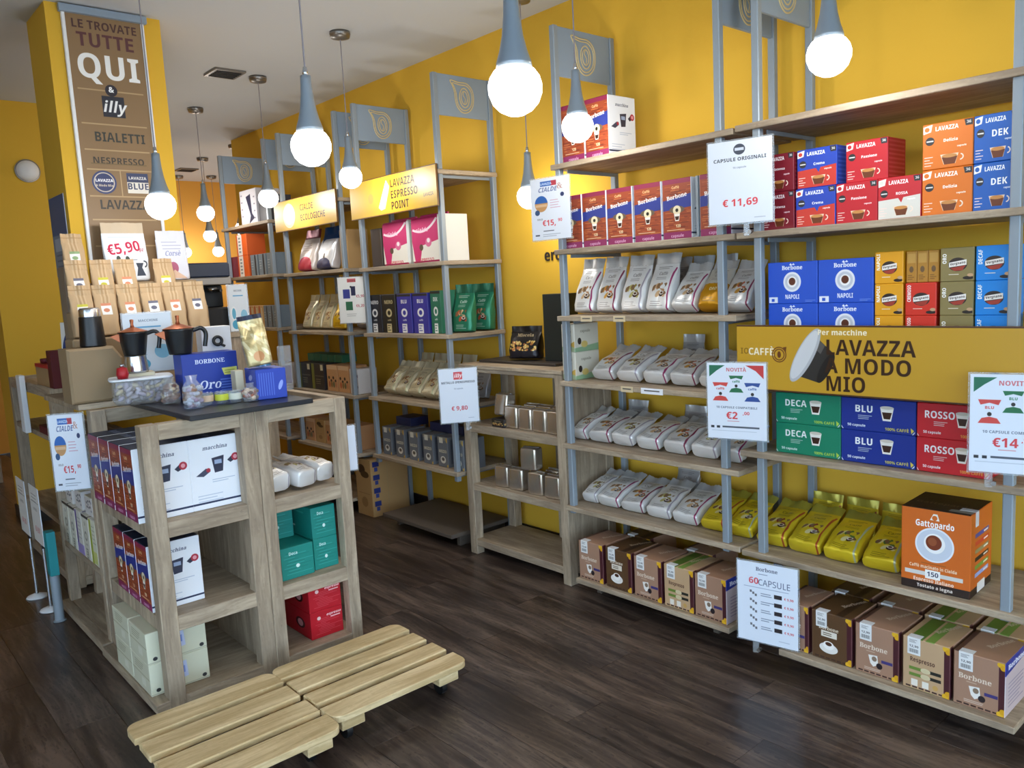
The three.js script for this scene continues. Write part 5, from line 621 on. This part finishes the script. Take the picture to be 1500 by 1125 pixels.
// ---------------------------------------------------------------- goods: corner unit
const brick = (label, g, x, y, z, turn = OUT, tilt = 0) => { const t = thing('brick_pack', label, 'coffee pack', g, [x, y, z], turn, tilt); mesh(cartonCache.brick ??= (() => { const b = loft([[.048, .033, 0, 6], [.052, .037, .008, 6], [.053, .038, .06, 6], [.052, .037, .112, 6], [.046, .032, .12, 6]], 32, () => [0, 0]), p = b.attributes.position; for (let i = 0; i < p.count; i++) { const n = vnoise(p.getX(i) * 60, p.getY(i) * 60, 99, 99, 8) - .5; p.setX(i, p.getX(i) * (1 + n * .05)); p.setZ(i, p.getZ(i) * (1 + n * .06)); } b.computeVertexNormals(); return b; })(), (M.brick ??= std({ color: '#cfc3b2', roughness: .24, metalness: .8 })), 'pack', t); mesh(pbox(.1, .005, .012, .001), M.chrome, 'top_fold', t, [0, .12, 0]); return t; };
[-3.24, -3.128, -3.018, -2.912].forEach((z, i) => brick(`${ORD[i]} vacuum pack from the tipped one, front row of the corner unit`, 'vacuum packs in the corner unit', 2.845, .766, z)); [-3.2, -3.09, -2.98].forEach((z, i) => brick(`${ORD[i]} vacuum pack from the tipped one, rear row of the corner unit`, 'rear vacuum packs', 2.95, .766, z)); brick('silver vacuum pack tipped on top of a black packet', null, 2.86, .8225, -3.345, OUT, R(-8));
carton('blackp', .1, .045, .09, { f: P.blackBag, t: col('#191514') }, 'black_packet', 'small black packet on the corner unit board', null, [2.84, .766, -3.33]);
[-3.355, -3.235, -3.08, -2.95].forEach((z, i) => brick(`${ORD[i]} vacuum pack from the 9,80 card, middle board of the corner unit`, 'vacuum packs on the middle board', 2.85, .421, z, OUT + .1)); brick('silver brown vacuum pack stacked on top of the others', null, 2.86, .546, -3.14, OUT + .2); brick('blue grey vacuum pack stacked at the back of the corner unit', null, 2.95, .421, -3.05, OUT);
bag('black', .19, .18, .1, P.blackBag, M.foil, 'coffee_bag', 'black bag with golden beans on the dark display board', null, [2.96, 1.124, -3.25], OUT + .35, R(-8)); carton('blackbox', .16, .355, .1, { f: col('#1c2320') }, 'coffee_box', 'tall black box behind the metal post on the display board', null, [3.02, 1.124, -3.03], OUT + .1);
// ---------------------------------------------------------------- goods: island
const mb = (h) => ({ f: P.maroonFront, r: P.machine, l: P.machine, t: P.darkTop, b: P.machine });
[-3.187, -3.335, -3.483, -3.631].forEach((z, i) => carton('isl1', .145, .282, .205, mb(), 'machine_box', `${ORD[i]} maroon box from the pallet end on the upper island board`, 'maroon boxes on the upper island board', [.85 + .103, .731, z])); carton('isl1', .145, .282, .205, mb(), 'machine_box', 'white-fronted machine box behind the oak upright', null, [1.158, .731, -3.187]); [-3.335, -3.483].forEach((z, i) => carton('isl1', .145, .282, .205, mb(), 'machine_box', `maroon box ${['just', 'second'][i]} behind the white-fronted machine box`, 'inner maroon boxes', [1.158, .731, z]));
[-3.225, -3.372, -3.519].forEach((z, i) => carton('isl2', .145, .262, .2, mb(), 'machine_box', `${ORD[i]} maroon box from the pallet end on the lower island board`, 'maroon boxes on the lower island board', [.875 + .1, .366, z]));
for (const k of [0, 1]) for (const z of [-3.235, -3.455]) carton('cream', .212, .1255, .225, { f: P.creamSide, r: P.cream, t: col('#d4d2b8') }, 'coffee_box', `${k ? 'upper' : 'lower'} cream box with black dots, ${z > -3.3 ? 'facing' : 'away from'} the pallet`, 'cream boxes at the island foot', [.83 + .113, .051 + k * .126, z]);
[P.thinA, P.thinA, P.thinP, P.thinA, P.thinL].forEach((f, i) => carton('thin' + i, .115, .215, .1, { f, t: col('#d9d5c4'), r: f }, 'tea_box', ['pale thin tea box at the stand end of the low rack', 'pale thin tea box beside the purple-striped one', 'thin tea box with a purple stripe on the low rack', 'pale thin tea box between the purple and lime stripes', 'thin tea box with a lime stripe on the low rack'][i], 'thin tea boxes', [.925, .371, -4.43 + i * .122])); [-4.38, -4.2, -4.02].forEach((z, i) => carton('thinu', .12, .09, .09, { f: P.spots, t: col('#d6d2c0') }, 'tea_box', `${ORD[2 - i]} small spotted tea box from the island, on the thin boxes`, 'small spotted tea boxes', [.935, .5865, z]));
[[1.415, -3.1], [1.527, -3.085], [1.632, -3.12]].forEach(([x, z], i) => bag('lie' + i, .094, .3, .08, P.bagC, M.foil, 'coffee_bag', ['silver bag lying by the middle upright of the island', 'silver bag lying between two others on the island', 'silver bag lying by the outer upright of the island'][i], 'silver bags lying on the island', [x, .735, z], R(14), R(-80)));
carton('tealA', .15, .138, .24, { f: P.tealF, r: P.tealS, t: col('#17877c') }, 'coffee_box', 'teal box standing alone beside the teal stack', null, [1.455, .356, -3.22], 0); for (const k of [0, 1]) carton('tealB', .115, .138, .24, { f: P.tealF, r: P.tealS, l: P.tealS, t: col('#17877c') }, 'coffee_box', `teal box in the stack of two, ${k ? 'upper' : 'lower'} one`, null, [1.597, .356 + k * .1385, -3.235], 0); carton('tealA', .15, .138, .24, { f: P.tealF }, 'coffee_box', 'teal box pushed to the back above the single one', null, [1.44, .495, -3.36], 0); carton('tealC', .1, .138, .26, { f: P.tealF, r: P.tealF, t: col('#17877c') }, 'coffee_box', 'teal box poking out at the aisle side of the island', null, [1.69, .356, -3.45], 0);
for (const k of [0, 1]) carton('redB', .156, .12, .26, { f: P.redF, r: P.redS, l: P.redS, t: col('#c21626') }, 'coffee_box', `bright red box at the island foot, ${k ? 'upper' : 'lower'} one`, null, [1.574, .051 + k * .1205, -3.245], 0);
[[SA[2], -2.56, .07, 'first cream price tag from the 15,90 card on a shelf edge'], [SA[2], -2.36, .07, 'second cream price tag from the 15,90 card on a shelf edge'], [SA[3], -2.33, .07, 'short cream price tag under the bags of the beige boxes'], [SA[3], -2.19, .12, 'long white price tag under the bags of the beige boxes']].forEach(([y, z, w, l], i) => { const t = thing('shelf_tag', l, 'price tag', 'price tags on the shelf edges', [2.7175, y - .026, z], OUT); mesh(pbox(w, .026, .0016, .0004), i < 3 ? M.tagCream ??= std({ color: '#d9c6a0', roughness: .5 }) : M.cardWhite, 'tag', t); mesh(pbox(w * .7, .006, .001, .0002), M.nickel, 'printed_line', t, [0, .012, .0009]); });
// ---------------------------------------------------------------- far rack beyond the partition, lettering on the wall
{ const t = woodUnit('far_rack', 'low rack of packets beyond the partition wall', .7, 1.2, -8.9, -8.4, .9, [[.86, .04], [.4, .04]], {}); ['#d89aa0', '#e6e0d0', '#c86a7a', '#e0c46a'].forEach((k, i) => single(pbox(.1, .18, .06, .004), std({ color: k, roughness: .5 }), 'far_packet', ['pink', 'cream', 'rose', 'yellow'][i] + ' packet on the far rack', 'packet', 'packets on the far rack', [.78 + i * .105, .905, -8.5])); }
{ const font = await new FontLoader().loadAsync('fonts/droid/droid_sans_bold.typeface.json'); const g = new TextGeometry('erc', { font, size: .062, depth: .003, curveSegments: 6 }); single(g, M.ink, 'wall_lettering', 'black letters on the yellow wall beside the metal post', 'lettering', null, [WX - .004, 1.66, -3.3], OUT); }
renderer.render(scene, camera);
